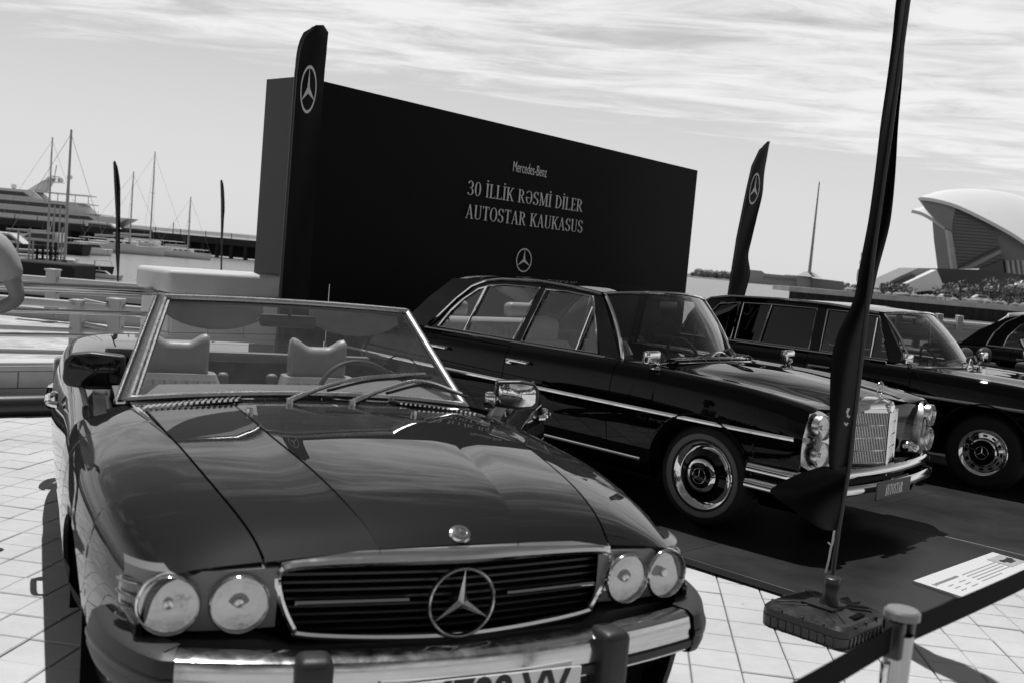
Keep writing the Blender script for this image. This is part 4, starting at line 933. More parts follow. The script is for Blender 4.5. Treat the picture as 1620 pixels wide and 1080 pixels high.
PP = dict(PL); PP.update(
    axles=(.03, -2.7), tail=-3.6, doors=(-.59, -1.45, -2.3), handles=(-1.3, -2.1), wbase=(-.55,), gh=(.96, 1.42, .69, .54),
    stations=[(-3.6, .66, .72, .5, .74, .3, .75, .75)]+[(x, w, cz+.02, a, b_+.02, c_, d_+.03, e_+.03) for (x, w, cz, a, b_, c_, d_, e_) in PL['stations'][1:]],
    rail=[(-2.66, .96), (-2.60, 1.12), (-2.48, 1.28), (-2.3, 1.40), (-2.05, 1.46), (-1.7, 1.48), (-1.3, 1.46), (-1.06, 1.40)],
    frames=[('b_pillar', [(-1.58, .95), (-1.50, .95), (-1.50, 1.44), (-1.58, 1.44)]), ('a_pillar', [(-.86, .95), (-.66, .95), (-1.0, 1.41), (-1.06, 1.41)]),
            ('roof_side', [(-2.3, 1.36), (-2.0, 1.40), (-1.5, 1.41), (-1.05, 1.38), (-1.0, 1.41), (-1.5, 1.475), (-2.05, 1.46), (-2.3, 1.40)]),
            ('c_pillar', [(-3.0, .95), (-2.46, .95), (-2.42, 1.12), (-2.30, 1.27), (-2.18, 1.36), (-2.18, 1.44), (-2.5, 1.34), (-2.8, 1.15)])],
    windows=[([(-2.45, .96), (-2.41, 1.1), (-2.30, 1.25), (-2.15, 1.35), (-1.95, 1.39), (-1.585, 1.40), (-1.585, .96)], GLASS_M, [((-2.1, .96), (-2.1, 1.37))]),
             ([(-1.50, 1.40), (-1.3, 1.40), (-1.06, 1.375), (-.86, .96), (-1.50, .96)], GLASS_M, [((-1.05, .96), (-1.08, 1.36))])],
    wbase_c=((-.48, 0, .96), (-.68, .66, .93)), wtop=((-.92, 0, 1.44), (-1.0, .53, 1.41)), rbase_c=((-3.0, 0, .98), (-2.85, .5, .96)), rtop=((-2.6, 0, 1.40), (-2.5, .45, 1.36)), crown=.07, rglass=GLASS_M)
sedan(Proot, PP)
for (x, s) in ((.03, -1), (.03, 1), (-2.7, -1), (-2.7, 1)): wheel(Proot, x, s*.79, .315, s, .318, .18, 'slot')

# ------------------------------------------------------------------ ground, water
STONE = mat('pale_marble', .54, .55, var=.12, vscale=3, bump=.12, bscale=40)
STONE2 = mat('grey_marble', .52, .5, var=.14, vscale=4, bump=.12, bscale=40)
MORTAR = mat('joint_sand', .2, .9, var=.2, vscale=30)
CONC = mat('light_concrete', .42, .8, var=.2, vscale=.3, bump=.1)
STEEL2 = mat('polished_rail_steel', .5, .12, 1, rvar=.04)
WMETAL = mat('white_painted_rail', .40, .35, var=.05)
PLATFORM = mat('dark_platform_board', .016, .42, var=.3, vscale=1.6, rvar=.08, bump=.03, bscale=14)
FABRIC = mat('black_banner_fabric', .010, .35, spec=.4, bump=.02, bscale=30)
FLAGCLOTH = mat('black_flag_cloth', .0045, .65, var=.2, vscale=6, bump=.15, bscale=10, spec=.08)
DARKPIER = mat('dark_pier', .014, .8, var=.3, vscale=.5)
BOATW = mat('boat_white', .62, .3, var=.06, vscale=.5)
BOATG = mat('boat_grey', .25, .5)
DARKGL = mat('dark_windows', .015, .1)
MASTM = mat('aluminium_mast', .34, .4, .3)  # base colour lightened to carry the haze over the harbour
LEAF = mat('foliage', .06, .6, var=.5, vscale=1.5)
SHELL = mat('white_roof_shell', .82, .35, var=.03, vscale=.05)
FACADE = mat('grey_facade', .14, .5)

def tile_mat():
    M = bpy.data.materials.new('paving_tile'); M.use_nodes = True; t = M.node_tree; b = t.nodes['Principled BSDF']; b.inputs['Roughness'].default_value = .75
    g = t.nodes.new('ShaderNodeNewGeometry'); tcn = t.nodes.new('ShaderNodeTexCoord')
    n = t.nodes.new('ShaderNodeTexNoise'); n.inputs['Scale'].default_value = 14; n.inputs['Detail'].default_value = 8; n.inputs['Roughness'].default_value = .7; t.links.new(g.outputs['Position'], n.inputs['Vector'])
    n2 = t.nodes.new('ShaderNodeTexNoise'); n2.inputs['Scale'].default_value = 1.1; n2.inputs['Detail'].default_value = 3; t.links.new(g.outputs['Position'], n2.inputs['Vector'])
    n3 = t.nodes.new('ShaderNodeTexVoronoi'); n3.inputs['Scale'].default_value = 5.2; t.links.new(g.outputs['Position'], n3.inputs['Vector'])
    sp = mth('LESS_THAN', n3.outputs['Distance'], .035, tree=t)
    v_ = mth('ADD', mth('MULTIPLY', g.outputs['Random Per Island'], .15, tree=t), .375, tree=t)
    v_ = mth('ADD', v_, mth('MULTIPLY', mth('SUBTRACT', n.outputs[0], .5, tree=t), .16, tree=t), tree=t)
    v_ = mth('ADD', v_, mth('MULTIPLY', mth('SUBTRACT', n2.outputs[0], .5, tree=t), .30, tree=t), tree=t)
    v_ = mth('MULTIPLY', v_, mth('SUBTRACT', 1, mth('MULTIPLY', sp, .55, tree=t), tree=t), tree=t)
    cc = t.nodes.new('ShaderNodeCombineColor'); [t.links.new(v_, cc.inputs[i]) for i in range(3)]; t.links.new(cc.outputs[0], b.inputs['Base Color'])
    bp = t.nodes.new('ShaderNodeBump'); bp.inputs['Strength'].default_value = .25; bp.inputs['Distance'].default_value = .004
    n4 = t.nodes.new('ShaderNodeTexNoise'); n4.inputs['Scale'].default_value = 90; n4.inputs['Detail'].default_value = 4; t.links.new(g.outputs['Position'], n4.inputs['Vector'])
    t.links.new(n4.outputs[0], bp.inputs['Height']); t.links.new(bp.outputs[0], b.inputs['Normal']); return M
TILE = tile_mat()
QY = 16.5
b = B(); g = []
for x in np.linspace(-60, 60, 13): g.append([(x, y, gz(x, y)-.016) for y in (-60, -20, 0, 3.3, 6, 9, 14, QY)])
b.grid(g, flip=True); PAVE = obj('pavement', b, MORTAR, smooth=0, kind='structure')
b = B(); b.box((0, QY+.15, -1.3), (120, .3, 2.7)); obj('quay_edge', b, CONC, smooth=0, kind='structure')
TA = R(-6.8); tx, ty = Vector((math.cos(TA), math.sin(TA), 0)), Vector((-math.sin(TA), math.cos(TA), 0)); T0 = Vector((1.164, 4.34, 0)); S = .2
def px_of(P):
    d = Vector(P)-Vector((0, 0, CAM_H)); z = d.dot(fwd)
    return (810+FPX*d.dot(rt)/z, 540-FPX*d.dot(up)/z, z) if z > .2 else (-9999, -9999, z)
def tile_geo(cx, cy, rng, jit=True):
    h = S/2-.0026; c = T0+tx*cx*S+ty*cy*S; dz = rng.uniform(-.0022, .0022) if jit else 0; tl = [rng.uniform(-.0012, .0012) for _ in range(4)]; vs = []
    for k, (a, d_) in enumerate(((-1, -1), (1, -1), (1, 1), (-1, 1))):
        p = c+tx*a*h+ty*d_*h; z = gz(p.x, p.y)+dz+tl[k]; q = c+tx*a*(h-.004)+ty*d_*(h-.004)
        vs += [(p.x, p.y, z-.02), (p.x, p.y, z-.004), (q.x, q.y, z)]
    fs = [(2, 5, 8, 11)]
    for k in range(4):
        a, d_ = k*3, ((k+1) % 4)*3; fs += [(a+1, d_+1, d_+2, a+2), (a, d_, d_+1, a+1)]
    return vs, fs
rng = random.Random(3); cand = []; allt = []
for i in range(-75, 76):
    for j in range(-60, 70):
        c = T0+tx*i*S+ty*j*S
        if not (-13 < c.x < 13 and -7 < c.y < QY-.1): continue
        allt.append((i, j, c))
        if c.y > .8:
            X, Y_, z = px_of((c.x, c.y, gz(c.x, c.y)))
            if (-40 < X < 165 and 655 < Y_ < 1110) or (1050 < X < 1660 and 880 < Y_ < 1110): cand.append((z, i, j))
cand.sort(); single = {(i, j) for z, i, j in cand[:298]}
bs = B(); vv, ff = [], []
for (i, j, c) in allt:
    vs, fs = tile_geo(i, j, rng)
    if (i, j) in single:
        bt = B(); cc = Vector((c.x, c.y, 0)); bt.add([Vector(p)-cc for p in vs], fs); o = obj('tile', bt, TILE, PAVE, smooth=0); o.location = cc
    else: k = len(vv); vv += vs; ff += [tuple(q+k for q in f) for f in fs]
me = bpy.data.meshes.new('paving_tiles'); me.from_pydata(vv, [], ff); me.materials.append(TILE); o = bpy.data.objects.new('paving_tiles', me); C.objects.link(o); o.parent = PAVE; o['kind'] = 'stuff'

def water_mat():
    M = mat('sea_water', .2, .25, spec=.5); t = M.node_tree; b = t.nodes['Principled BSDF']
    g = t.nodes.new('ShaderNodeNewGeometry'); mp_ = t.nodes.new('ShaderNodeMapping'); mp_.inputs['Scale'].default_value = (.35, 1.3, 1); t.links.new(g.outputs['Position'], mp_.inputs[0])
    n = t.nodes.new('ShaderNodeTexNoise'); n.inputs['Scale'].default_value = .9; n.inputs['Detail'].default_value = 6; t.links.new(mp_.outputs[0], n.inputs['Vector'])
    bp = t.nodes.new('ShaderNodeBump'); bp.inputs['Strength'].default_value = .9; bp.inputs['Distance'].default_value = .5; t.links.new(n.outputs[0], bp.inputs['Height']); t.links.new(bp.outputs[0], b.inputs['Normal']); return M
WZ = -2.2
b = B(); b.grid([[(x, y, WZ) for y in (QY, 100, 500, 4500)] for x in (-4000, 0, 4000)], flip=True); obj('water', b, water_mat(), smooth=0, kind='structure')

# ------------------------------------------------------------------ platform
wx, wy = Vector((math.cos(-.7719), math.sin(-.7719), 0)), Vector((-math.sin(-.7719), math.cos(-.7719), 0)); wo_ = Vector((1.7112, 6.5868, 0))
def wp(a, c, z=0): p = wo_+wx*a+wy*c; return Vector((p.x, p.y, gz(p.x, p.y)+z))
PH = .045
plat = thing('display_platform', 'low black boarded platform on the paving under the row of parked saloons', 'platform', wp(1.56, -1.42))
plat.location = (0, 0, 0)
def slab(name, a0, a1, c0, c1, z0, z1, ma, par, g_=.0012):
    b = B(); q = [(a0+g_, c0+g_), (a1-g_, c0+g_), (a1-g_, c1-g_), (a0+g_, c1-g_)]; vs = [wp(a, c, z0) for a, c in q]+[wp(a, c, z1) for a, c in q]
    vs2 = [wp(a+(.002 if a < (a0+a1)/2 else -.002), c+(.002 if c < (c0+c1)/2 else -.002), z1+.0015) for a, c in q]
    b.add(vs+vs2, [(0, 3, 2, 1), (8, 9, 10, 11)]+[(i, (i+1) % 4, 4+(i+1) % 4, 4+i) for i in range(4)]+[(4+i, 4+(i+1) % 4, 8+(i+1) % 4, 8+i) for i in range(4)]); return obj(name, b, ma, par, smooth=0)
xs_ = [1.56, .34, -.88, -2.10, -3.32, -4.54]; cs_ = [-1.42, .6, 3.04, 5.48, 7.92, 10.0]
for i in range(5):
    for j in range(5): slab('platform_board', xs_[i+1], xs_[i], cs_[j], cs_[j+1], .012, PH, PLATFORM, plat)
b = B()
q = [(-4.5, -1.39), (1.53, -1.39), (1.53, 9.97), (-4.5, 9.97)]; b.add([wp(a, c, -.012) for a, c in q]+[wp(a, c, .012) for a, c in q], [(i, (i+1) % 4, 4+(i+1) % 4, 4+i) for i in range(4)]); obj('platform_frame', b, LINER, plat, smooth=0)
# information board lying at the front edge
bd = thing('information_board', 'white printed information board lying on the platform corner beside the barrier post', 'sign', (0, 0, 0))
c1 = atz(1445, 915, .047); c3 = atz(1571, 868, .047); c2 = atz(1518, 939.5, .047); ea = (c3-c1).normalized(); ec = (c2-c1); ec = (ec-ea*ec.dot(ea)).normalized()
ed = (c2-c1).normalized(); BL, BW = (c3-c1).length, .31
def bp_(a, c, z=0): p = c1+ea*a+ed*c; return Vector((p.x, p.y, gz(p.x, p.y)+PH+.002+z))
b = B(); q = [(0, 0), (BL, 0), (BL, BW), (0, BW)]; b.add([bp_(a, c, 0) for a, c in q]+[bp_(a, c, .012) for a, c in q], [(0, 3, 2, 1), (4, 5, 6, 7)]+[(i, (i+1) % 4, 4+(i+1) % 4, 4+i) for i in range(4)]); obj('panel', b, mat('board_white', .66, .4), bd, smooth=0)
b = B(); rg = random.Random(5)
def strip(b, a0, a1, c0, c1_, z=.0135): b.add([bp_(a0, c0, z), bp_(a1, c0, z), bp_(a1, c1_, z), bp_(a0, c1_, z)], [(0, 3, 2, 1)])
for k in range(5):
    c = .10+k*.028; a = .40
    while a < .86-(.2 if k == 4 else 0): w_ = rg.uniform(.02, .05); strip(b, a, a+w_, c, c+.008); a += w_+.008
for k in range(3):
    c = .15+k*.035
    for a in (.10, .24): strip(b, a, a+rg.uniform(.05, .09), c, c+.007)
obj('small_print', b, GREYINK, bd, smooth=0)
b = B(); a = .06
while a < .33: w_ = rg.uniform(.012, .022); strip(b, a, a+w_, .09, .11); a += w_+.006
strip(b, .04, .05, .085, .115); obj('title_print', b, mat('title_ink', .22, .6), bd, smooth=0)
b = B(); strip(b, .88, 1.1, .05, .20, .0135); ph = obj('photo_print', b, mat('photo_ink', .38, .5, var=.1), bd, smooth=0)
b = B(); 
for (u0, v0, u1, v1) in ((.93, .11, 1.08, .14), (.96, .14, 1.05, .165), (.94, .10, .965, .115), (1.045, .10, 1.07, .115)): strip(b, u0, u1, v0, v1, .0145)
obj('photo_car_print', b, BLACKINK, ph, smooth=0)

# ------------------------------------------------------------------ billboard
BT = 3.0
F0, F1, S1 = atz(478, 121, BT), atz(1103, 270, BT), atz(422, 126, BT)
bx_ = (F1-F0); bw_ = bx_.length; bx_.normalize(); bn = Vector((bx_.y, -bx_.x, 0))       # towards the viewer
sdv = (S1-F0)
bb = thing('event_billboard', 'large black backdrop wall with two lines of pale serif lettering behind the cars', 'billboard', (0, 0, 0))
zb_ = -.12
P4 = [F0, F1, F1+sdv, F0+sdv]
b = B(); b.add([Vector((p.x, p.y, zb_)) for p in P4]+[Vector((p.x, p.y, BT)) for p in P4], [(4, 5, 6, 7), (1, 2, 6, 5), (2, 3, 7, 6), (3, 0, 4, 7)]); 
obj('frame_box', b, mat('billboard_side_panel', .016, .35, spec=.4), bb, smooth=0)
g = []
for i in range(61):
    a = i/60; row = []
    for j in range(25):
        c = j/24; p = F0+bx_*bw_*a; w_ = .004*math.sin(a*9+c*2)+.003*math.sin(a*23+c*5)*(1-c); p = p+bn*(.012+w_); row.append((p.x, p.y, zb_+.01+(BT-zb_-.012)*c))
    g.append(row)
b = B(); b.grid(g, flip=True); obj('front_fabric', b, mat('black_banner_face', .0035, .5, spec=.08), bb)
for k in range(0):
    pass
def bplane(px, py):
    d = ray(px, py); o = Vector((0, 0, CAM_H)); q = F0+bn*.022; t = (q-o).dot(bn)/d.dot(bn); p = o+d*t; return (p-q).dot(bx_), p.z
def bf(ac, zc, tilt=0): return lambda a, c, h: tuple(F0+bn*(.022+h)+bx_*(ac+a)+Vector((0, 0, zc+c-F0.z)))
def line_on(txt, pl, pr, hgt_px, name, fn='s'):
    a0, z0 = bplane(*pl); a1, z1 = bplane(*pr); aU, zU = bplane(pl[0], pl[1]-hgt_px); h = abs(zU-z0); zc = (z0+z1)/2; wd = a1-a0
    tot = sum(glyph(ch)[1]+.045 for ch in txt)-.045; sx = wd/(tot*h)
    return serif(txt, h, name, LETTER, bb, bf((a0+a1)/2, zc), sx=sx, gap=.045, depth=.002)
line_on('30 İLLİK RƏSMİ DİLER', (739, 308), (921, 336), 22.5, 'lettering')
line_on('AUTOSTAR KAUKASUS', (736, 345), (921, 369), 22.5, 'lettering')
a0, z0 = bplane(811, 273); a1, z1 = bplane(864, 282); o = text_mesh('Mercedes-Benz', 1, 'lettering', LETTER, bb, sx=1, bold=-.004)
w0 = max(v_.co.x for v_ in o.data.vertices)-min(v_.co.x for v_ in o.data.vertices); hh = .17; sxx = (a1-a0)/w0
pc = F0+bn*.022+bx_*(a0+a1)/2; o.matrix_world = Matrix.Translation((pc.x, pc.y, (z0+z1)/2+.01)) @ Matrix(((bx_.x, 0, bn.x, 0), (bx_.y, 0, bn.y, 0), (0, 1, 0, 0), (0, 0, 0, 1))) @ Matrix.Diagonal((sxx, hh*.72, 1, 1))
ac, zc = bplane(829, 412); aL, _ = bplane(815, 412); _, zT = bplane(829, 393)
b = B(); star(b, (zT-zc), bf(ac, zc), ring=.11, t=.002, arm=.15, n=56); obj('star_emblem', b, LETTER, bb)

# ------------------------------------------------------------------ feather flags
def flag_surface(rows, Y, dy, ripple=.02, phase=0):
    ys = [r_[0] for r_ in rows]; xl = [r_[1] for r_ in rows]; xr = [r_[2] for r_ in rows]
    def f(u_, y_, off=0):
        l = pchip(ys, np.array(xl, float), [y_])[0]; r_ = pchip(ys, np.array(xr, float), [y_])[0]; x = l+(r_-l)*u_
        t = (y_-ys[0])/(ys[-1]-ys[0]); D = Y+dy*(u_-.3)+ripple*math.sin(u_*5.5+t*9+phase)*(.3+u_)
        p = at(x, y_, D); p.y -= off; return p
    return f
def feather(name, label, cat, rows, Y, dy, pole, base, logo=None, ripple=.03, phase=0, group='feather flags', ny=40, mt=None, poler=.012):
    ys = [r_[0] for r_ in rows]; f = flag_surface(rows, Y, dy, ripple, phase)
    ft = at(pole[-1][0], pole[-1][1], Y); r = thing(name, label, cat, (0, 0, 0), 0, group)
    b = B(); G = np.array([[f(u_, y_) for u_ in np.linspace(0, 1, 9)] for y_ in np.linspace(ys[0], ys[-1], ny)]); b.grid(G); G2 = G.copy(); G2[..., 1] += .003; b.grid(G2, True)
    cl_ = obj('banner', b, mt or FLAGCLOTH, r, smooth=80)
    b = B(); b.tube([at(x, y, Y+.0+(dy*(-.3))) for x, y in pole], poler, 8); obj('pole', b, TRIMBLK, r)
    if logo:
        yc, uc, ry, ru = logo
        b = B(); star(b, 1, lambda a, c, h: tuple(f(uc+a*ru, yc-c*ry, .006+h*.2)), ring=.13, t=.004, arm=.17, n=44); obj('star_emblem', b, WHITE, r)
    return r, f
f1 = [(40, 500, 512), (43, 489, 520), (52, 480, 519.5), (66, 473.5, 518), (85, 469, 516.5), (110, 466.5, 514), (150, 464.5, 511), (220, 460, 505.5), (300, 455, 500), (400, 448, 493), (492, 441, 487)]
feather('feather_flag', 'black feather flag with tall pale star, standing at the left corner of the backdrop wall', 'flag', f1, 8.55, .42, [(496, 44), (482, 56), (473, 80), (468, 115), (465.5, 150), (455, 300), (441, 492), (430, 640)], None, (142, .50, 38, .27), .02)
f2 = [(224, 1214, 1218.5), (230, 1208, 1217), (238, 1202, 1215.5), (250, 1195.5, 1213.5), (263, 1190, 1211), (277, 1186.5, 1209), (303, 1181.5, 1207), (343, 1173, 1198), (377, 1166, 1190), (407, 1160.5, 1184), (430, 1157, 1187), (462, 1152, 1180), (480, 1149, 1174)]
feather('feather_flag', 'black leaning feather flag with pale star, rising behind the limousine roof', 'flag', f2, 13.2, .5, [(1216, 226), (1202, 238), (1190, 263), (1181, 303), (1166, 377), (1150, 480), (1136, 600)], None, (299, .46, 25, .30), .05)
# the tall one in front of the saloon
fn = [(-135, 1440, 1462), (-60, 1431, 1449), (0, 1418, 1436), (60, 1412, 1432), (130, 1403, 1427), (200, 1393, 1421), (270, 1385, 1417), (343, 1375, 1410), (433, 1358, 1388), (465, 1353, 1381), (493, 1343, 1374), (525, 1327, 1368), (560, 1317, 1361), (600, 1313.5, 1357), (640, 1313, 1353), (700, 1311.5, 1346), (735, 1311, 1344), (742, 1313, 1343)]
NY = 4.76
nf, nff = feather('feather_flag', 'tall twisted black feather flag on a plastic weight base, in front of the chrome-grilled saloon', 'flag', fn, NY, .16, [(1446, -100), (1437, 0), (1410, 200), (1382, 400), (1359, 600), (1343, 740), (1327, 835), (1315, 925)], None, None, .05, 1, ny=90, poler=.0115)
fl_ = [(737, 1300, 1346), (745, 1275, 1345), (755, 1250, 1343), (765, 1232, 1340.5), (775, 1218, 1338), (785, 1226, 1336), (797, 1243, 1334), (812, 1263, 1332), (825, 1282, 1330), (834, 1295, 1329), (838, 1304, 1322)]
f = flag_surface(fl_, NY-.02, .22, .03, 2)
b = B(); G = np.array([[f(u_, y_) for u_ in np.linspace(0, 1, 14)] for y_ in np.linspace(737, 838, 24)]); b.grid(G); G2 = G.copy(); G2[..., 1] += .003; b.grid(G2, True); obj('banner_tail', b, FLAGCLOTH, nf, smooth=80)
b = B()
for pts_, r_ in ((((1358, 426), (1356, 436), (1355.5, 445)), .003), (((1361, 412), (1360, 418)), .003), (((1363, 400), (1362, 407)), .0025), (((1343, 645), (1340.5, 651), (1341, 657), (1344, 659)), .006), (((1336, 668), (1339, 672), (1341, 668)), .005)):
    b.tube([at(x, y, NY-.10) for x, y in pts_], r_, 5, flat=.6)
obj('printed_letters', b, WHITE, nf, smooth=0)
b = B(); b.tube([at(x, y, NY-.05) for x, y in ((1320, 838), (1316, 862), (1319, 850), (1314, 868), (1311, 885), (1306, 905))], .0055, 5, flat=.4); b.tube([at(1316, 862, NY-.05), at(1310, 857, NY-.06)], .004, 5); obj('ribbon', b, WHITE, nf)
# weight base of the tall flag
bc = Vector((1.50, 4.46, 0)); bq = Matrix.Rotation(R(-44), 3, 'Z')
b = B(); hb = .205; gzb = gz(1.5, 4.46)
def rr(hs, rad, n=7):
    o_ = []
    for (sx_, sy_, a0_) in ((1, 1, 0), (-1, 1, 90), (-1, -1, 180), (1, -1, 270)):
        for k in range(n): a = R(a0_+90*k/(n-1)); o_.append((sx_*(hs-rad)+rad*math.cos(a), sy_*(hs-rad)+rad*math.sin(a)))
    return o_
rings = []
for (hs, rad, z) in ((hb-.006, .05, 0), (hb-.002, .05, .004), (hb, .05, .05), (hb-.003, .05, .052), (hb-.003, .05, .056), (hb, .05, .058), (hb-.002, .05, .082), (hb-.016, .045, .097), (hb-.05, .03, .102), (.06, .02, .108), (.0, .0, .108)):
    rings.append([tuple(bq @ Vector((x, y, z))+bc+Vector((0, 0, gzb))) for x, y in rr(hs, rad)])
b.grid(np.array(rings).transpose(1, 0, 2), closeu=True)
base = obj('weight_base', b, mat('worn_black_plastic', .022, .36, var=.4, vscale=18, rvar=.08, bump=.12, bscale=60), nf, smooth=30)
def bl(x, y, z): return tuple(bq @ Vector((x, y, z))+bc+Vector((0, 0, gzb)))
for s in range(4):
    Q = Matrix.Rotation(s*math.pi/2, 3, 'Z')
    for k in range(9):
        t = -.15+k*.0375; b = B(); b.rbox(bq @ (Q @ Vector((hb+.001, t, .027)))+bc+Vector((0, 0, gzb)), (.008, .012, .04), .003, 1, M=bq @ Q); obj('rib', b, base.data.materials[0], base)
    for t in (-.10, 0, .10):
        b = B(); b.rbox(bq @ (Q @ Vector((hb-.006, t, .083)))+bc+Vector((0, 0, gzb)), (.016, .012, .022), .003, 1, M=bq @ Q); obj('clip', b, base.data.materials[0], base)
for s in range(4):
    a = R(45+90*s)
    for o_ in (-.022, .022):
        p0 = Vector((math.cos(a)*.075-math.sin(a)*o_, math.sin(a)*.075+math.cos(a)*o_, .108)); p1 = Vector((math.cos(a)*.205-math.sin(a)*o_, math.sin(a)*.205+math.cos(a)*o_, .1015))
        b = B(); b.tube([bl(*p0), bl(*p1)], .0045, 5); obj('moulded_rib', b, base.data.materials[0], base)
b = B(); b.rbox(bl(.155, -.0, .1045), (.032, .10, .006), .003, 2, M=bq); obj('handle_recess', b, LINER, base)
b = B(); b.box(bl(0, 0, .11), (.15, .15, .016), M=bq @ Matrix.Rotation(R(0), 3, 'Z')); b.lathe([(.05, .115), (.042, .13), (.034, .16), (.033, .20), (.036, .205), (.036, .235), (.028, .24), (.0, .24)], (bc.x+.024, bc.y, gzb), 'z', 24); obj('pole_socket', b, TRIMBLK, nf)
far_f = [('slim black feather flag seen edge-on among the masts, left of the stone pillar', [(255, 180.5, 182.5), (262, 180.5, 185.5), (275, 181, 188), (300, 182.5, 190.5), (330, 184.5, 190.5), (360, 183, 190), (390, 182.5, 190), (420, 184, 189), (440, 185.5, 188), (452, 186.5, 187.5)], 30, [(180.5, 256), (182, 290), (184.5, 340), (186, 400), (187, 470)]),
         ('small black feather flag behind the stone pillar, right of the sailing boats', [(285, 349.5, 351.5), (292, 349.8, 353.5), (310, 350.3, 355), (325, 351, 355.5), (333, 351, 355.5), (345, 351, 354.5), (365, 350.5, 353.5), (380, 350.5, 352.3), (392, 350.3, 351.3)], 34, [(349.8, 286), (350.8, 320), (350.8, 360), (350, 440)])]
for lb, rows, Y, pole in far_f: feather('feather_flag', lb, 'flag', rows, Y, .2, pole, None, None, .03, 0, ny=20, poler=.03)

# ------------------------------------------------------------------ barrier posts with belts
def post(x, y, label):
    z0 = gz(x, y); r = thing('barrier_post', label, 'barrier post', (x, y, z0))
    b = B(); b.lathe([(.026, .03), (.0265, .84)], ax='z', n=36); obj('tube', b, mat('post_steel', .42, .12, 1) if 'POST_M' not in globals() else POST_M, r)
    b = B(); b.lathe([(.0, .0), (.17, .0), (.172, .008), (.12, .02), (.03, .035)], ax='z', n=48); obj('foot', b, STEEL, r)
    b = B(); b.lathe([(.0, .890), (.030, .890), (.0345, .886), (.035, .879), (.0345, .872), (.0, .872)], ax='z', n=36); obj('cap', b, mat('post_cap_grey', .12, .4, coat=.3) if 'cap_m' not in globals() else cap_m, r)
    return r
POST_M = mat('post_steel', .42, .12, 1, rvar=.03)
cap_m = mat('post_cap_metal', .18, .3, coat=.3)
SPX, SPY = .820, 1.975
ps = post(SPX, SPY, 'steel barrier post with black belts in the bottom right corner, close to the camera')
for a in (R(225), R(47)):
    b = B(); b.rbox((math.cos(a)*.024, math.sin(a)*.024, .832), (.024, .036, .075), .004, 2, M=Matrix.Rotation(a, 3, 'Z')); obj('belt_holder', b, TRIMBLK, ps)
b = B(); b.rbox((-.028, -.012, .76), (.012, .022, .05), .005, 2); obj('belt_clip', b, CHROME, ps)
p2 = post(-.42, .62, 'steel barrier post holding the left end of the black belt'); p3 = post(2.05, 3.25, 'steel barrier post holding the right end of the black belt')
BELT = mat('black_woven_belt', .006, .8, bump=.2, bscale=500, spec=.1)
for (A, D_, lb) in (((SPX-.03, SPY-.03), (-.42, .62), 'black woven belt running from the near barrier post towards the lower left'), ((SPX+.02, SPY+.025), (2.05, 3.25), 'black woven belt running from the near barrier post past the white board')):
    b = B(); g = []
    for i in range(25):
        t = i/24; x, y = A[0]+(D_[0]-A[0])*t, A[1]+(D_[1]-A[1])*t; sg = .012*4*t*(1-t); g.append([(x, y, .862-sg), (x, y, .810-sg)])
    g = np.array(g); b.grid(g); g2 = g+[.0012, -.0012, 0]; b.grid(g2, True); tag(obj('barrier_belt', b, BELT), lb, 'belt', 'barrier belts')

# ------------------------------------------------------------------ stone wall, pillar and railings on the left
W0 = atz(0, 652, -.05); wd_ = Vector((math.cos(R(42)), math.sin(R(42)), 0)); wn_ = Vector((wd_.y, -wd_.x, 0))   # towards the viewer
def wl(t, n_, z): p = W0+wd_*t+wn_*n_; return (p.x, p.y, z-.05)
MW = Matrix.Rotation(R(42), 3, 'Z')
wall = thing('stone_wall', 'low pale marble parapet wall under the steel rails at the left edge', 'wall', (0, 0, 0))
rg = random.Random(8)
for cidx, (z0, z1) in enumerate(((0, .19), (.19, .33))):
    t = -9.2+cidx*.37
    while t < 1.26:
        ln = rg.uniform(.72, .95); e = min(t+ln, 1.28); b = B(); b.rbox(wl((t+e)/2, -.20, (z0+z1)/2), (e-t-.006, .40, z1-z0-.005), .005, 1, M=MW); obj('stone', b, STONE2, wall); t = e
t = -9.2
while t < 1.26:
    e = min(t+1.1, 1.28); b = B(); b.rbox(wl((t+e)/2, -.20, .355), (e-t-.004, .44, .045), .008, 2, M=MW); obj('coping_stone', b, STONE, wall); t = e
b = B(); b.rbox(wl(-4, -.2, .17), (10.2, .36, .33), .005, 1, M=MW); obj('wall_core', b, MORTAR, wall)
PT = 1.30
pil = thing('stone_pillar', 'square pale marble pillar with a thick rounded cap, left of the black backdrop', 'pillar', (0, 0, 0))
def pl_(a, c, z): return wl(PT+a, c, z)
PWd, PDp = 1.04, .62
b = B(); b.rbox(pl_(PWd/2, -.20, .5), (PWd-.02, PDp-.02, 1.02), .01, 1, M=MW); obj('pillar_core', b, STONE2, pil)
for k in range(3):
    for j in range(3):
        b = B(); b.rbox(pl_(.03+PWd/6*(2*k+1)-.03, -.20+PDp/2, .17+j*.335), (PWd/3-.006, .03, .33), .004, 1, M=MW); obj('stone_slab', b, STONE, pil)
for j in range(3):
    b = B(); b.rbox(pl_(-.005, -.20, .17+j*.335), (.03, PDp-.03, .33), .004, 1, M=MW); obj('stone_slab', b, STONE, pil)
b = B(); b.rbox(pl_(PWd/2, -.20, 1.115), (PWd+.12, PDp+.12, .20), .045, 4, M=MW); obj('cap_stone', b, STONE, pil)
rail = thing('steel_railing', 'polished steel tube railing above the low marble wall at the left edge', 'railing', (0, 0, 0))
for (z, r_) in ((1.0, .038), (.80, .021), (.60, .019)):
    b = B(); b.tube([wl(t_, -.20, z) for t_ in np.linspace(-9, PT, 12)], r_, 14); obj('rail', b, STEEL2, rail)
    b = B(); b.tube([wl(PT-.02, -.2, z), wl(PT-.035, -.2, z)], r_*1.9, 16); obj('flange', b, STEEL, rail)
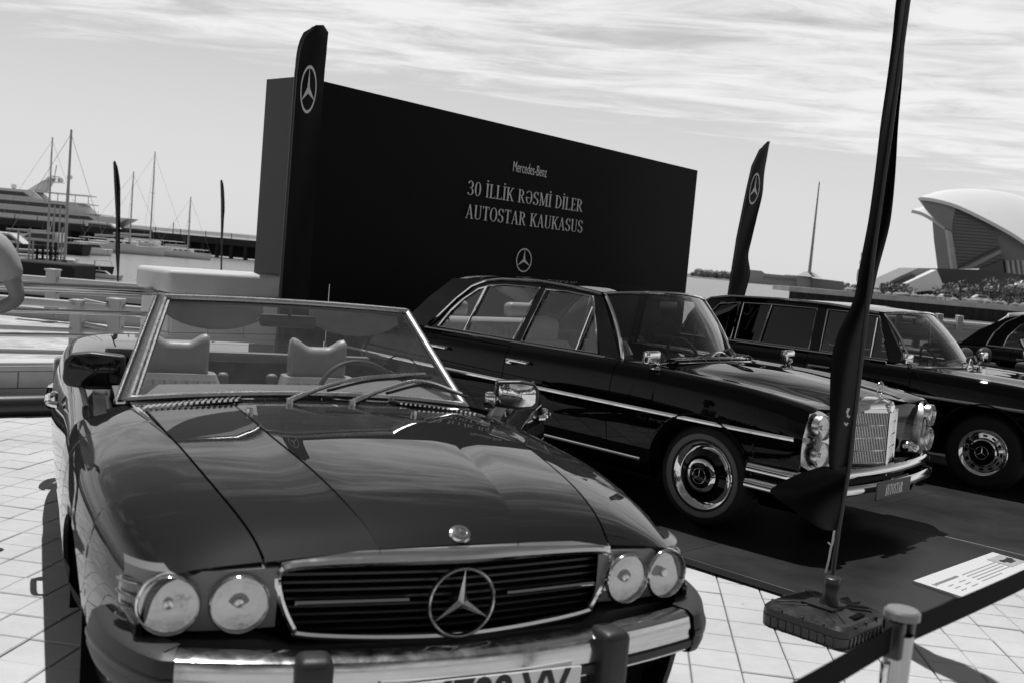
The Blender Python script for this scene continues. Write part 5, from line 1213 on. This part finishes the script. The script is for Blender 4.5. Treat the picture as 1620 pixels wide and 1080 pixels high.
for t_ in (-8.3, -6.2, -4.1):
    b = B(); b.tube([wl(t_, -.2, .36), wl(t_, -.2, 1.0)], .022, 12); obj('post', b, STEEL, rail)
# painted rails on the lower landing beyond
def rail2(label, pts, Y, rails, posts, name='painted_railing'):
    r = thing(name, label, 'railing', (0, 0, 0), 0, 'white painted railings of the landing')
    for (xa, ya, xb, yb, rr_) in rails:
        b = B(); b.tube([at(xa, ya, Y(xa)), at(xb, yb, Y(xb))], rr_, 8); obj('rail', b, WMETAL, r)
    for (x, y0, y1, w_) in posts:
        a0, a1 = at(x, y0, Y(x)), at(x-(y1-y0)*.035, y1, Y(x)); m_ = (a0+a1)/2
        b = B(); b.rbox(m_, (w_, w_, (a0-a1).length), .01, 1); b.rbox(a0, (w_*1.2, w_*1.2, .03), .008, 1); obj('post', b, WMETAL, r)
    return r
rail2('white painted railing nearest behind the steel rails, with two square posts', None, lambda x: 10.6+.0035*x, [(-40, 470, 178, 487, .045), (-40, 515, 172, 524, .03), (-40, 553, 120, 557, .03), (-40, 571, 112, 574, .03), (186, 487, 300, 497, .04), (186, 520, 300, 528, .03), (132, 477, 176, 485, .035), (132, 513, 176, 522, .03)], [(123, 476, 590, .125), (184, 474, 590, .14)])
rail2('white painted railing farther out along the water, with one square post', None, lambda x: 16.2, [(30, 439, 240, 455, .05), (30, 479, 240, 490, .04), (30, 459, 240, 472, .02)], [(84, 427, 500, .17), (240, 438, 500, .17)])
b = B(); b.tube([wl(-3.2, .16, .09), wl(.62, .16, .08)], .085, 16); b.tube([wl(-3.22, .16, .09), wl(-3.3, .16, .07)], .05, 12); tag(obj('rolled_bag', b, TRIMBLK), 'long dark rolled bag lying at the foot of the low marble wall', 'bag')
# railing and bench far right behind the limousine
r = thing('quay_railing', 'white quay railing with posts seen between the limousine and the rounded saloon', 'railing', (0, 0, 0))
Yq = 15.8
for (ya, yb, rr_) in ((508, 520, .045), (516, 528, .03), (522, 535, .06), (530, 545, .09)):
    b = B(); b.tube([at(1250, ya-17, Yq), at(1570, ya+9, Yq)], rr_, 8); obj('rail', b, WMETAL, r)
for k in range(9):
    x = 1262+k*32; b = B(); p = at(x, 500+.0874*(x-1500), Yq); b.rbox(p-Vector((0, 0, .35)), (.1, .1, .75), .01, 1); obj('post', b, WMETAL, r)

# ------------------------------------------------------------------ harbour, boats
def local(loc, rz): return Matrix.Translation(loc) @ Matrix.Rotation(rz, 4, 'Z')
def hull(b, L_, bm_, fb, x0=0, rake=.12):
    g = []
    for q in np.linspace(0, 1, 15):
        x = -L_/2+L_*q; w = bm_/2*(math.sin(math.pi*min(1, (.28+q*.72)))**.6 if q < 1 else .0); w = max(w, .02); sh = fb*(1+.25*(q-.4)**2)
        row = []
        for (ky, kz) in ((1, 1), (.97, .6), (.85, .15), (.5, -.15), (0, -.25)): row.append((x+rake*fb*kz*(1 if q > .5 else -.3)*3*abs(q-.5), w*ky, sh*kz if kz > 0 else fb*kz))
        g.append(row)
    b.grid(g); g2 = np.array(g); g2[..., 1] *= -1; b.grid(g2, True)
    top = [tuple(r_[0]) for r_ in g]; top2 = [tuple(r_[0]) for r_ in g2.tolist()]
    for i in range(len(top)-1): b.add([top[i], top[i+1], top2[i+1], top2[i]], [(0, 1, 2, 3)])
    b.add([g[0][k] for k in range(5)]+[tuple(g2[0][k]) for k in range(4, -1, -1)], [tuple(range(10))])
def sailboat(px, py, label, L_=11, mast=None, rz=R(8), boom=True, lines=True, cat='sailing boat', dmast=0, hullm=None):
    P = atz(px, py, WZ); r = thing('sailing_boat', label, cat, P, rz, 'sailing boats in the marina'); b = B(); hull(b, L_, L_*.28, L_*.1); obj('hull', b, hullm or BOATW, r, smooth=50)
    b = B(); b.rbox((L_*.02, 0, L_*.125), (L_*.34, L_*.16, L_*.05), .12, 2); cb = obj('cabin', b, BOATW, r)
    for s in (-1, 1):
        for k in range(3): b = B(); b.box((L_*(-.08+k*.09), s*L_*.081, L_*.128), (L_*.05, .02, L_*.018)); obj('window', b, DARKGL, cb)
    mh = mast or L_*1.25; b = B(); b.tube([(L_*.1, 0, L_*.1), (L_*.1+.0, 0, mh)], [.11, .07], 8); obj('mast', b, MASTM, r)
    if boom: b = B(); b.tube([(L_*.1, 0, L_*.2), (-L_*.3, 0, L_*.19)], .14, 8); obj('boom', b, BOATG, r)
    b = B(); b.tube([(L_*.1, -mh*.06, mh*.6), (L_*.1, mh*.06, mh*.6)], .03, 5); obj('spreader', b, MASTM, r)
    if lines:
        for q in ((L_*.5, 0, L_*.11), (-L_*.48, 0, L_*.1), (L_*.08, L_*.13, L_*.1), (L_*.08, -L_*.13, L_*.1)): b = B(); b.tube([(L_*.1, 0, mh*.97), q], .013, 4); obj('stay', b, BOATG, r)
    for s in (-1, 1):
        b = B(); b.tube([(x, s*w*L_*.13, L_*.16) for x, w in ((-L_*.45, .7), (0, 1), (L_*.3, .7), (L_*.47, .15))], .025, 4)
        for x, w in ((-L_*.45, .7), (-L_*.2, .95), (0, 1), (L_*.2, .85), (L_*.35, .6)): b.tube([(x, s*w*L_*.13, L_*.1), (x, s*w*L_*.13, L_*.16)], .02, 4)
        obj('guard_rail', b, MASTM, r)
    return r
def mast_top(px, py, P): return CAM_H+(at(px, py, P.y).z-CAM_H)-WZ
def sb(px, py, tx_, ty_, label, L_, **k):
    P = atz(px, py, WZ); m_ = at(tx_, ty_, P.y).z-WZ; r = sailboat(px, py, label, L_, mast=m_, **k); a = r.rotation_euler.z; r.location -= Vector((math.cos(a), math.sin(a), 0))*L_*.1; return r
sb(204, 402, 212, 272, 'white sailing boat with a medium mast, moored left in the middle row', 11)
sb(236, 403, 243, 240, 'long white sailing boat with the taller mast, moored along the dark pier', 13, rz=R(-4))
sb(296, 409, 303, 312, 'smaller white sailing boat at the right end of the moored row', 8, rz=R(-4))
sb(74, 398, 88, 218, 'sailing boat with a leaning mast below the big motor yacht', 11, hullm=DARKPIER)
sb(101, 436, 108, 205, 'nearest sailing boat with the thickest mast, beside the dark pontoon', 7.5, hullm=DARKPIER, rz=R(20))
sb(272, 398, 274, 352, 'tiny sailing boat with a short mast in front of the dark pier', 6, rz=R(30))
# big motor yacht
P = atz(60, 392, WZ); Yy = 238.; P = Vector((at(60, 380, Yy).x, Yy, WZ)); my = thing('motor_yacht', 'large white multi-deck motor yacht with dark window bands behind the masts', 'yacht', P, R(4), 'motor yachts in the marina')
s_ = Yy/FPX
def yb(name, x0, x1, y0, y1, dep, ma, par, slope=0, yo=0):
    """block given in metres along the yacht and above the water"""
    b = B(); b.prism([(x0, y0), (x1, y0), (x1-slope, y1), (x0, y1)], -dep/2+yo, dep/2+yo, lambda a, c, h: (a, h, c)); return obj(name, b, ma, par, smooth=0)
yb('hull', -40, 22, 0, 3.4, 9, DARKPIER, my, -3); d1 = yb('main_deck', -38, 18, 3.4, 5.9, 8.6, BOATW, my, -3.5); d2 = yb('upper_deck', -36, 12.5, 5.9, 8.4, 8, BOATW, my, 2.5); d3 = yb('bridge_deck', -32, 2.5, 8.4, 10.8, 6.5, BOATW, my, 3)
yb('window_band', -38, 14, 4.6, 5.5, 8.7, DARKGL, my, 1.2); yb('window_band', -36, 8, 6.9, 7.9, 8.1, DARKGL, my, 1.0); yb('window_band', -32, -1, 9.2, 10.2, 6.6, DARKGL, my, 1.5)
yb('deck_edge', -38, 15.5, 6.05, 6.3, 9.0, BOATW, my); yb('deck_edge', -36, 12, 8.45, 8.75, 8.4, BOATW, my); yb('sun_roof', -10, 12, 10.6, 10.9, 5, BOATW, my)
for x in (4, 8, 11): b = B(); b.tube([(x, 0, 8.5), (x, 0, 10.7)], .08, 6); obj('roof_support', b, BOATG, my)
b = B(); b.prism([(-3, 10.8), (1.5, 10.8), (3.4, 14.6), (1.8, 14.6)], -.5, .5, lambda a, c, h: (a, h, c)); b.box((3, 0, 13.6), (3.6, 4, .2)); b.box((3.2, 0, 15.0), (1.4, 3, .2)); b.tube([(3, 0, 14.6), (3.4, 0, 18)], .12, 6); obj('radar_mast', b, BOATW, my)
for q in ((2.4, -1.4, 14.2), (4, 1.2, 14.3), (6.5, 0, 15.2), (-6, 0, 11.6)): b = B(); b.lathe([(0, .7), (.5, .5), (.7, 0), (.5, -.5), (0, -.7)], q, 'z', 12); obj('radar_dome', b, BOATW, my)
def motorboat(px, py, L_, label, ma=None, rz=0, cab=.35):
    r = thing('motor_boat', label, 'motor boat', atz(px, py, WZ), rz, 'motor boats in the marina'); b = B(); hull(b, L_, L_*.3, L_*.12, rake=.25); obj('hull', b, ma or BOATW, r, smooth=50)
    b = B(); b.prism([(-L_*.25, L_*.12), (L_*.2, L_*.12), (L_*.06, L_*.22), (-L_*.22, L_*.23)], -L_*.1, L_*.1, lambda a, c, h: (a, h, c)); c = obj('cabin', b, BOATW, r, smooth=0)
    b = B(); b.prism([(-L_*.2, L_*.15), (L_*.13, L_*.15), (L_*.05, L_*.2), (-L_*.2, L_*.205)], -L_*.103, L_*.103, lambda a, c_, h: (a, h, c_)); obj('windows', b, DARKGL, c, smooth=0)
    b = B(); b.tube([(-L_*.1, 0, L_*.22), (-L_*.13, 0, L_*.36)], .05, 5); obj('aerial', b, MASTM, r); return r
motorboat(170, 383, 17, 'sleek white motor boat moored right below the big yacht', rz=R(4)); motorboat(62, 399, 10, 'work boat with a windowed wheelhouse at the left of the marina', DARKPIER, R(182)); motorboat(12, 402, 9, 'dark motor boat at the left edge of the frame', DARKPIER, R(4))
motorboat(382, 398, 11, 'white motor boat tied up by the pier just left of the backdrop', rz=R(186)); motorboat(105, 402, 6, 'small round-sterned boat between the tall masts', BOATW, R(100)); motorboat(163, 441, 2.4, 'tiny white dinghy floating in the open water', BOATW, R(10)); motorboat(146, 404, 6, 'stubby white boat at the near end of the moored row', BOATW, R(70))
my.scale = (1, 1, .9)
# dark pier, pontoon
pr = thing('dark_pier', 'long dark pier on piles behind the moored boats', 'pier', (0, 0, 0))
A, D_ = Vector((-90, 172, 0)), Vector((-20, 150, 0)); dd = (D_-A); ln = dd.length; dd.normalize(); an = math.atan2(dd.y, dd.x)
b = B(); b.box(((A+D_)/2+Vector((0, 0, .35))), (ln, 4, 1.0), rz=an); b.box(((A+D_)/2+Vector((0, 1.8, -.8))), (ln, .4, 2.4), rz=an); obj('deck', b, DARKPIER, pr, smooth=0)
for k in range(30):
    p = A+dd*ln*k/29; b = B(); b.tube([(p.x, p.y-1.2, -3), (p.x, p.y-1.2, .2)], .35, 8); obj('pile', b, DARKPIER, pr)
for k in range(16):
    p = A+dd*ln*(k+.5)/16; b = B(); b.tube([(p.x, p.y-2, .8), (p.x, p.y-2, 1.7)], .06, 5); obj('bollard', b, DARKPIER, pr)
po = thing('pontoon', 'dark floating pontoon with mooring posts left of the near mast', 'pontoon', (0, 0, 0))
q0, q1 = atz(20, 438, WZ), atz(108, 441, WZ); c_ = (q0+q1)/2
b = B(); b.rbox(c_+Vector((0, 1, .45)), ((q1-q0).length+1, 3, 1.1), .1, 1, M=Matrix.Rotation(R(-3), 3, 'Z')); obj('float', b, DARKPIER, po)
for (px, h) in ((26, 2.2), (44, 2.4), (50, 1.6), (95, 2.6)):
    p = atz(px, 436, WZ); b = B(); b.tube([p, p+Vector((0, 0, h+.6))], .06, 6); obj('mooring_post', b, MASTM, po)
for px in (57, 66, 78, 86):
    p = atz(px, 436, WZ)+Vector((0, 0, 1.0)); b = B(); b.box(p+Vector((0, 0, .45)), (.12, .12, .9)); b.box(p+Vector((0, 0, .45)), (.55, .12, .14)); obj('cleat', b, DARKPIER, po, smooth=0)
for px, s in ((73, 1), (81, 1), (90, 1)):
    p = atz(px, 436, WZ); b = B(); b.tube([p, p+Vector((0, 0, 4.6))], .06, 5); obj('mooring_post', b, MASTM, po)
p0 = thing('landing_stage', 'dark landing stage along the water just beyond the far painted railing', 'landing stage', (0, 0, 0))
b = B(); b.box((-11, 40, -1.75), (30, 6, .9)); obj('float', b, DARKPIER, p0, smooth=0)

# ------------------------------------------------------------------ far shore
def pxprism(name, pts, Y, dep, ma, parent=None, back=None):
    n = len(pts); f_ = [at(x, y, Y) for x, y in pts]; k_ = [Vector((p.x, p.y+dep, p.z)) for p in f_]; b = B(); b.add(f_+k_, [tuple(range(n)), tuple(range(2*n-1, n-1, -1))]+[(i, n+i, n+(i+1) % n, (i+1) % n) for i in range(n)]); return obj(name, b, ma, parent, smooth=0)
HAZE1, HAZE2, HAZE3 = mat('far_land', .26, .9, var=.2, vscale=.02), mat('far_building', .34, .8), mat('far_trees', .16, .9, var=.3, vscale=.05)
b = B(); rg = random.Random(2); g = []
for i in range(141):
    x = -900+i*30; h = 1.5+rg.random()*1.2; g.append([(x, 1480, -2.5), (x, 1485, h), (x, 1600, h+1)])
b.grid(g, flip=False); obj('far_land', b, HAZE1, smooth=0, kind='structure')
b = B(); rg = random.Random(4)
for k in range(900):
    x = rg.uniform(250, 1300); y = 1450+rg.uniform(0, 25); 
    if rg.random() < .5: x = rg.uniform(255, 330)
    r_ = rg.uniform(1.5, 4.5); b.lathe([(0, r_*1.5), (r_*.8, r_), (r_, .3*r_), (r_*.6, -.4*r_)], (x, y, rg.uniform(1, 5.5)), 'z', 6)
obj('far_trees', b, HAZE3, kind='stuff')
mall = thing('shopping_mall', 'low pale mall building with flat roofs on the far shore', 'building', (0, 0, 0))
pxprism('hall', [(1184, 449), (1184, 427), (1205, 429), (1210, 433), (1262, 438), (1262, 455)], 1200, 60, HAZE2, mall); pxprism('hall', [(1262, 455), (1262, 436), (1285, 438), (1285, 457)], 1195, 60, mat('far_building_pale', .45, .8), mall); pxprism('hall', [(1285, 457), (1285, 440), (1335, 446), (1335, 461)], 1190, 60, mat('far_building_dark', .2, .8), mall)
b = B(); c = at(1279, 438, 1190); b.lathe([(0, 7), (6, 5), (12, 1), (15, 0)], c, 'z', 20); obj('dome', b, HAZE2, mall)
for k in range(14): pxprism('window', [(1208+k*3.8, 441+k*.33), (1208+k*3.8, 437+k*.33), (1210.6+k*3.8, 437.2+k*.33), (1210.6+k*3.8, 441.2+k*.33)], 1189, 1, HAZE3, mall)
b = B(); c0, c1_ = at(1280, 436, 1185), at(1294, 288, 1185); c1_.x = c0.x; b.tube([c0, c1_], [1.9, .7], 12); tag(obj('tall_flagpole', b, mat('far_mast', .28, .6)), 'very tall bare mast rising from the far shore between two flags', 'mast')
# quay wall on the right
qw = thing('quay_wall', 'dark sheet-piled quay wall with a pale coping across the harbour on the right', 'wall', (0, 0, 0))
Yw = 182; xl_, xr_ = at(1247, 470, Yw).x, 260
b = B(); b.box(((xl_+xr_)/2, Yw+6, .55), (xr_-xl_, 12, .9)); obj('coping', b, CONC, qw, smooth=0)
b = B(); g = []; n = int((xr_-xl_)/.45)
for i in range(n): 
    x = xl_+.2+i*.45; y = Yw+(.0 if (i//2) % 2 else .35); g.append([(x, y, -2.6), (x, y, .10)])
b.grid(g); o = obj('sheet_piling', b, DARKPIER, qw, smooth=0)
b = B(); rg = random.Random(6)
for k in range(420):
    x = rg.uniform(xl_+12, 180); r_ = rg.uniform(.3, .9); b.lathe([(0, r_), (r_*.9, r_*.5), (r_, 0)], (x, Yw+rg.uniform(2, 10), 1.0), 'z', 6)
obj('quay_shrubs', b, mat('quay_plants', .22, .9, var=.5, vscale=.3), kind='stuff')
# shell-roofed pavilion
lot = thing('shell_pavilion', 'modern building with white petal-shaped shell roofs and dark glass at the right edge', 'building', (0, 0, 0))
YL = 300.
def shell(name, top, botm, Y0, dep, lift, ma=SHELL, par=lot, th=.9):
    """petal: two curves meeting at the tip; the sheet bulges back and up"""
    n = 24; T_ = smooth_path([(x, 0, y) for x, y in top], 8); Bm = smooth_path([(x, 0, y) for x, y in botm], 8)
    def samp(Q, t): k = t*(len(Q)-1); i = min(int(k), len(Q)-2); return Q[i].lerp(Q[i+1], k-i)
    g = []
    for i in range(n+1):
        t = i/n; a, c = samp(Bm, t), samp(T_, t); row = []
        for j in range(9):
            q = j/8; x, y = a.x+(c.x-a.x)*q, a.z+(c.z-a.z)*math.sin(q*math.pi/2); row.append(at(x, y, Y0+dep*q*(.15+.85*t)))
        g.append(row)
    b = B(); b.grid(g); G2 = np.array([[tuple(p) for p in r_] for r_ in g]); G2[..., 2] -= th; G2[..., 1] += .6; b.grid(G2, True)
    e0 = np.array([[tuple(p) for p in r_] for r_ in g])[:, 0]; b.grid(np.stack([e0, G2[:, 0]], 1)); return obj(name, b, ma, par)
shell('roof_shell', [(1455, 312), (1490, 302), (1530, 299), (1575, 302), (1625, 314), (1720, 350)], [(1455, 312), (1475, 314), (1510, 323), (1550, 341), (1590, 362), (1625, 384), (1720, 450)], YL, 30, 0)
shell('roof_shell', [(1443, 332), (1455, 329), (1470, 325), (1480, 330), (1500, 352), (1508, 366)], [(1443, 332), (1458, 336), (1475, 345), (1490, 355), (1500, 362), (1508, 368)], YL+8, 16, 0)
pxprism('soffit', [(1455, 313.5), (1492, 318), (1513, 326), (1508, 345), (1505, 366), (1484, 350), (1468, 332)], YL+2, 1.5, mat('soffit_grey', .24, .6), lot)
gf = pxprism('glass_front', [(1513, 326), (1545, 337), (1570, 349), (1584, 393), (1592, 425), (1514, 426), (1508, 380), (1505, 342)], YL+3, 14, FACADE, lot)
b = B()
for k in range(17): y0 = 337+k*5.2; b.tube([at(1507+.1*k, y0-4, YL+2.7), at(1566+k*1.6, y0+1.0, YL+2.7)], .07, 4)
obj('facade_lines', b, mat('facade_line', .08, .6), gf)
pxprism('facade_panel', [(1570, 349), (1625, 386), (1625, 440), (1596, 440), (1584, 393)], YL+4, 10, mat('facade_mid', .2, .6), lot)
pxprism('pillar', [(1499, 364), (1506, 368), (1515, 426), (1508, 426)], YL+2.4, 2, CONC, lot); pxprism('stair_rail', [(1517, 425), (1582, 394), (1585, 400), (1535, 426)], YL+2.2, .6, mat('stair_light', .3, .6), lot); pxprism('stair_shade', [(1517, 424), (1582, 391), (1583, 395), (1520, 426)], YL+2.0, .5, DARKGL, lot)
pxprism('glass_front', [(1548, 427), (1588, 411), (1594, 432), (1548, 432)], YL+2.1, .5, DARKGL, lot)
for k in range(4): pxprism('column', [(1592+k*8, 412), (1596+k*8, 412), (1600+k*8, 440), (1596+k*8, 440)], YL+1, 1, CONC, lot)
pxprism('ramp_roof', [(1392, 460), (1390, 456), (1420, 439), (1453, 424.5), (1482, 425), (1478, 433), (1432, 450), (1402, 466)], YL-20, 14, mat('ramp_grey', .22, .6), lot)
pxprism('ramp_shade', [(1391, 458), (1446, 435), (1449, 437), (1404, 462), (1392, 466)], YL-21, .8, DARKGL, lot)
pxprism('prow', [(1425, 453), (1440, 446), (1482, 427), (1488, 441), (1494, 457), (1441, 463.5), (1434, 457)], YL-24, 12, SHELL, lot)
pxprism('dark_fascia', [(1482, 425), (1550, 427), (1625, 436), (1625, 450), (1590, 452), (1560, 456), (1494, 457), (1487, 443)], YL-22, 16, mat('dark_fascia', .028, .4), lot)
pxprism('canopy_edge', [(1480, 459.5), (1550, 455.5), (1606, 451), (1625, 444), (1625, 456), (1550, 458), (1480, 461.5)], YL-25, 6, SHELL, lot)
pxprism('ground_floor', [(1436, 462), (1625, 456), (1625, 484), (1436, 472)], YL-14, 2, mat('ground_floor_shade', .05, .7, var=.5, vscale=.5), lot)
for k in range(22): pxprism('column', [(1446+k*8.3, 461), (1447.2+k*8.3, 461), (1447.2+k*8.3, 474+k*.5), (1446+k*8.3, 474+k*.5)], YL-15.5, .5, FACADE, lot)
def crown(b, c, rx, rz_, n, rg, sz):
    for _ in range(n):
        while True:
            p = Vector((rg.uniform(-1, 1), rg.uniform(-1, 1), rg.uniform(-1, 1)))
            if .25 < p.length < 1 and (p.length > .6 or rg.random() < .4): break
        q = Vector((p.x*rx, p.y*rx, p.z*rz_))*(1+.18*math.sin(p.x*7+c[0])*math.cos(p.z*6))+Vector(c); s = sz*rg.uniform(.6, 1.3)
        a = Vector((rg.gauss(0, 1), rg.gauss(0, 1), rg.gauss(0, 1))).normalized(); d = a.orthogonal().normalized(); e = a.cross(d)
        b.add([q+d*s, q+e*s*.6, q-d*s, q-e*s*.6], [(0, 1, 2, 3)])
rg = random.Random(11); b = B()
for (px, py, r_) in ((1405, 461, 2.2), (1418, 462, 2.0), (1431, 463, 2.4), (1500, 466, 3), (1520, 466, 3.4), (1545, 468, 3), (1570, 463, 3.6), (1590, 466, 3), (1612, 462, 4)): p = at(px, py, 262); crown(b, tuple(p), r_*1.3, r_, 260, rg, .5)
obj('shrubbery', b, mat('dusty_foliage', .17, .8, var=.6, vscale=.4), smooth=0, kind='stuff')
for i, (px, py, lb) in enumerate(((1497, 476, 'pale parked car left of the shrubs below the shell-roofed building'), (1552, 477, 'white parked car beneath the canopy of the shell-roofed building'))):
    P = at(px, py, 225); r = thing('parked_car', lb, 'car', P, 0, 'cars parked below the pavilion'); b = B(); b.prism([(-2, 0), (2, 0), (2, .7), (1.3, .8), (.8, 1.35), (-1, 1.4), (-1.9, .8), (-2, .7)], -.8, .8, lambda a, c, h: (a, h, c)); obj('body', b, BOATW, r, smooth=0); b = B(); b.prism([(-1.2, .8), (1, .8), (.7, 1.25), (-.9, 1.28)], -.82, .82, lambda a, c, h: (a, h, c)); obj('windows', b, DARKGL, r, smooth=0)
# what the paint and the mirrors reflect: trees and a long facade behind the photographer
b = B(); rg = random.Random(21)
for k in range(34):
    x = -60+k*3.6+rg.uniform(-1, 1); crown(b, (x, -21+rg.uniform(-3, 3), rg.uniform(4.5, 7)), rg.uniform(2.6, 3.8), rg.uniform(2.4, 3.6), 420, rg, .42); b.tube([(x, -21, 0), (x+.2, -21, 4)], .2, 6)
obj('park_trees', b, LEAF, smooth=0, kind='stuff')

# ------------------------------------------------------------------ person at the left edge
SKIN = mat('skin', .22, .5, bump=.05, bscale=80); SHIRT = mat('pale_shirt', .36, .8, bump=1, bscale=9, var=.08, vscale=5, aniso=(1, 1, .45)); TROUS = mat('dark_trousers', .03, .8, bump=.2); HAIR = mat('dark_hair', .02, .6, bump=.5, bscale=90)
def skinned(name, pts, edges, rad, ma, par, sub=2, root=0):
    me = bpy.data.meshes.new(name); me.from_pydata(pts, edges, []); o = bpy.data.objects.new(name, me); C.objects.link(o)
    sm = o.modifiers.new('s', 'SKIN'); sm.use_smooth_shade = True; L_ = me.skin_vertices[0].data if me.skin_vertices else None
    if L_ is None:
        bm = bmesh.new(); bm.from_mesh(me); bm.verts.layers.skin.verify(); bm.to_mesh(me); bm.free(); L_ = me.skin_vertices[0].data
    for i, r_ in enumerate(rad): L_[i].radius = (r_ if isinstance(r_, tuple) else (r_, r_)); L_[i].use_root = i == root
    ss = o.modifiers.new('d', 'SUBSURF'); ss.levels = sub; ss.render_levels = sub
    bpy.context.view_layer.update(); m2 = bpy.data.meshes.new_from_object(o.evaluated_get(bpy.context.evaluated_depsgraph_get())); bpy.data.objects.remove(o)
    m2.name = name; m2.materials.clear(); m2.materials.append(ma); m2.polygons.foreach_set('use_smooth', [True]*len(m2.polygons)); o = bpy.data.objects.new(name, m2); C.objects.link(o); o.parent = par; return o
def person():
    sh = at(-6, 392, 4.85); gx_, gy_ = sh.x-.27, 4.85; r = thing('person', 'person in a pale short-sleeved shirt with bent bare arm, cut off by the left edge', 'person', (gx_, gy_, gz(gx_, gy_)), R(100))
    # local frame: x forward (away to the left), y to the person's left
    el = at(31, 474, 4.87); wr = at(-22, 497, 4.80)
    inv = (Matrix.Translation((gx_, gy_, gz(gx_, gy_))) @ Matrix.Rotation(R(100), 4, 'Z')).inverted()
    E_, Wr = inv @ el, inv @ wr; E_.y = -.30; S_ = Vector((0, -.20, 1.42)); Wr = Vector((E_.x+.22, -.22, E_.z-.08))
    E_ = inv @ el; S_ = inv @ at(-2, 388, 4.85); Wr = inv @ wr
    H = 1.42
    pts = [(0, 0, .95), (0, 0, 1.15), (0, 0, 1.36), (.01, 0, 1.48), (.03, 0, 1.56), (.045, 0, 1.66), (.03, 0, 1.74), tuple(S_), tuple(E_), tuple(Wr), (0, .20, 1.40), (-.02, .28, 1.12), (.18, .22, 1.02), (0, -.10, .88), (.01, -.11, .48), (-.02, -.11, .08), (0, .10, .88), (.01, .11, .48), (-.02, .11, .08), (.12, -.12, .03), (.12, .12, .03)]
    ed = [(0, 1), (1, 2), (2, 3), (3, 4), (4, 5), (5, 6), (2, 7), (7, 8), (8, 9), (2, 10), (10, 11), (11, 12), (0, 13), (13, 14), (14, 15), (0, 16), (16, 17), (17, 18), (15, 19), (18, 20)]
    rad = [(.12, .15), (.11, .14), (.11, .16), .055, .055, (.085, .075), (.075, .065), .05, .042, .027, .05, .042, .027, .085, .058, .04, .085, .058, .04, .035, .035]
    body = skinned('body', pts, ed, rad, SKIN, r)
    def sub_(ids, eds, rd, nm, ma): return skinned(nm, [pts[i] for i in ids], eds, rd, ma, r)
    mid = tuple((Vector(S_)*.30+E_*.70)); 
    q = [pts[0], pts[1], pts[2], (.005, 0, 1.45), pts[7], mid, pts[10], tuple(Vector(pts[10]).lerp(Vector(pts[11]), .65))]
    skinned('shirt', q, [(0, 1), (1, 2), (2, 3), (2, 4), (4, 5), (2, 6), (6, 7)], [(.14, .18), (.13, .165), (.13, .185), .07, .078, .066, .075, .066], SHIRT, r)
    q = [(0, 0, .97), pts[13], pts[14], (-.02, -.11, .12), pts[16], pts[17], (-.02, .11, .12)]
    skinned('trousers', q, [(0, 1), (1, 2), (2, 3), (0, 4), (4, 5), (5, 6)], [(.13, .17), .105, .078, .07, .105, .078, .07], TROUS, r)
    b = B(); b.lathe([(0, .115), (.05, .105), (.085, .06), (.095, .0), (.085, -.05), (.07, -.07)], (-.0, 0, 1.70), 'z', 18); obj('hair', b, HAIR, body)
    for s in (-1, 1):
        b = B(); b.rbox((.03, s*.083, 1.665), (.03, .016, .05), .008, 2); obj('ear', b, SKIN, body)
        b = B(); b.lathe([(0, .012), (.01, .006), (.012, 0)], (.118, s*.032, 1.675), 'x', 10); obj('eye', b, WHITE, body)
        b = B(); b.rbox((.07, s*.115, .035), (.27, .095, .07), .03, 3); obj('shoe', b, TROUS, r)
    b = B(); b.add([(.115, -.014, 1.64), (.115, .014, 1.64), (.145, 0, 1.635), (.12, 0, 1.68)], [(0, 2, 3), (1, 3, 2), (0, 1, 2)]); obj('nose', b, SKIN, body)
    b = B(); b.rbox((.118, 0, 1.60), (.012, .05, .012), .005, 2); obj('mouth', b, AMBER, body)
    for (wv, ev) in ((Wr, E_), (Vector(pts[12]), Vector(pts[11]))):
        d = (wv-ev).normalized(); sd_ = d.cross(Vector((0, 0, 1))).normalized(); upn = sd_.cross(d)
        palm = wv+d*.05; P_ = [tuple(wv), tuple(palm)]; Ed = [(0, 1)]; Rd = [.024, (.034, .016)]
        for k, (o_, l_) in enumerate(((-.030, .07), (-.010, .08), (.010, .075), (.028, .06))):
            a = palm+sd_*o_+d*.03; i0 = len(P_); P_ += [tuple(a), tuple(a+d*l_*.5-upn*.01), tuple(a+d*l_*.85-upn*.035)]; Ed += [(1, i0), (i0, i0+1), (i0+1, i0+2)]; Rd += [.011, .0095, .008]
        a = palm-d*.02-sd_*.035; i0 = len(P_); P_ += [tuple(a), tuple(a-sd_*.02+d*.035-upn*.01)]; Ed += [(1, i0), (i0, i0+1)]; Rd += [.012, .009]
        skinned('hand', P_, Ed, Rd, SKIN, body)
person()
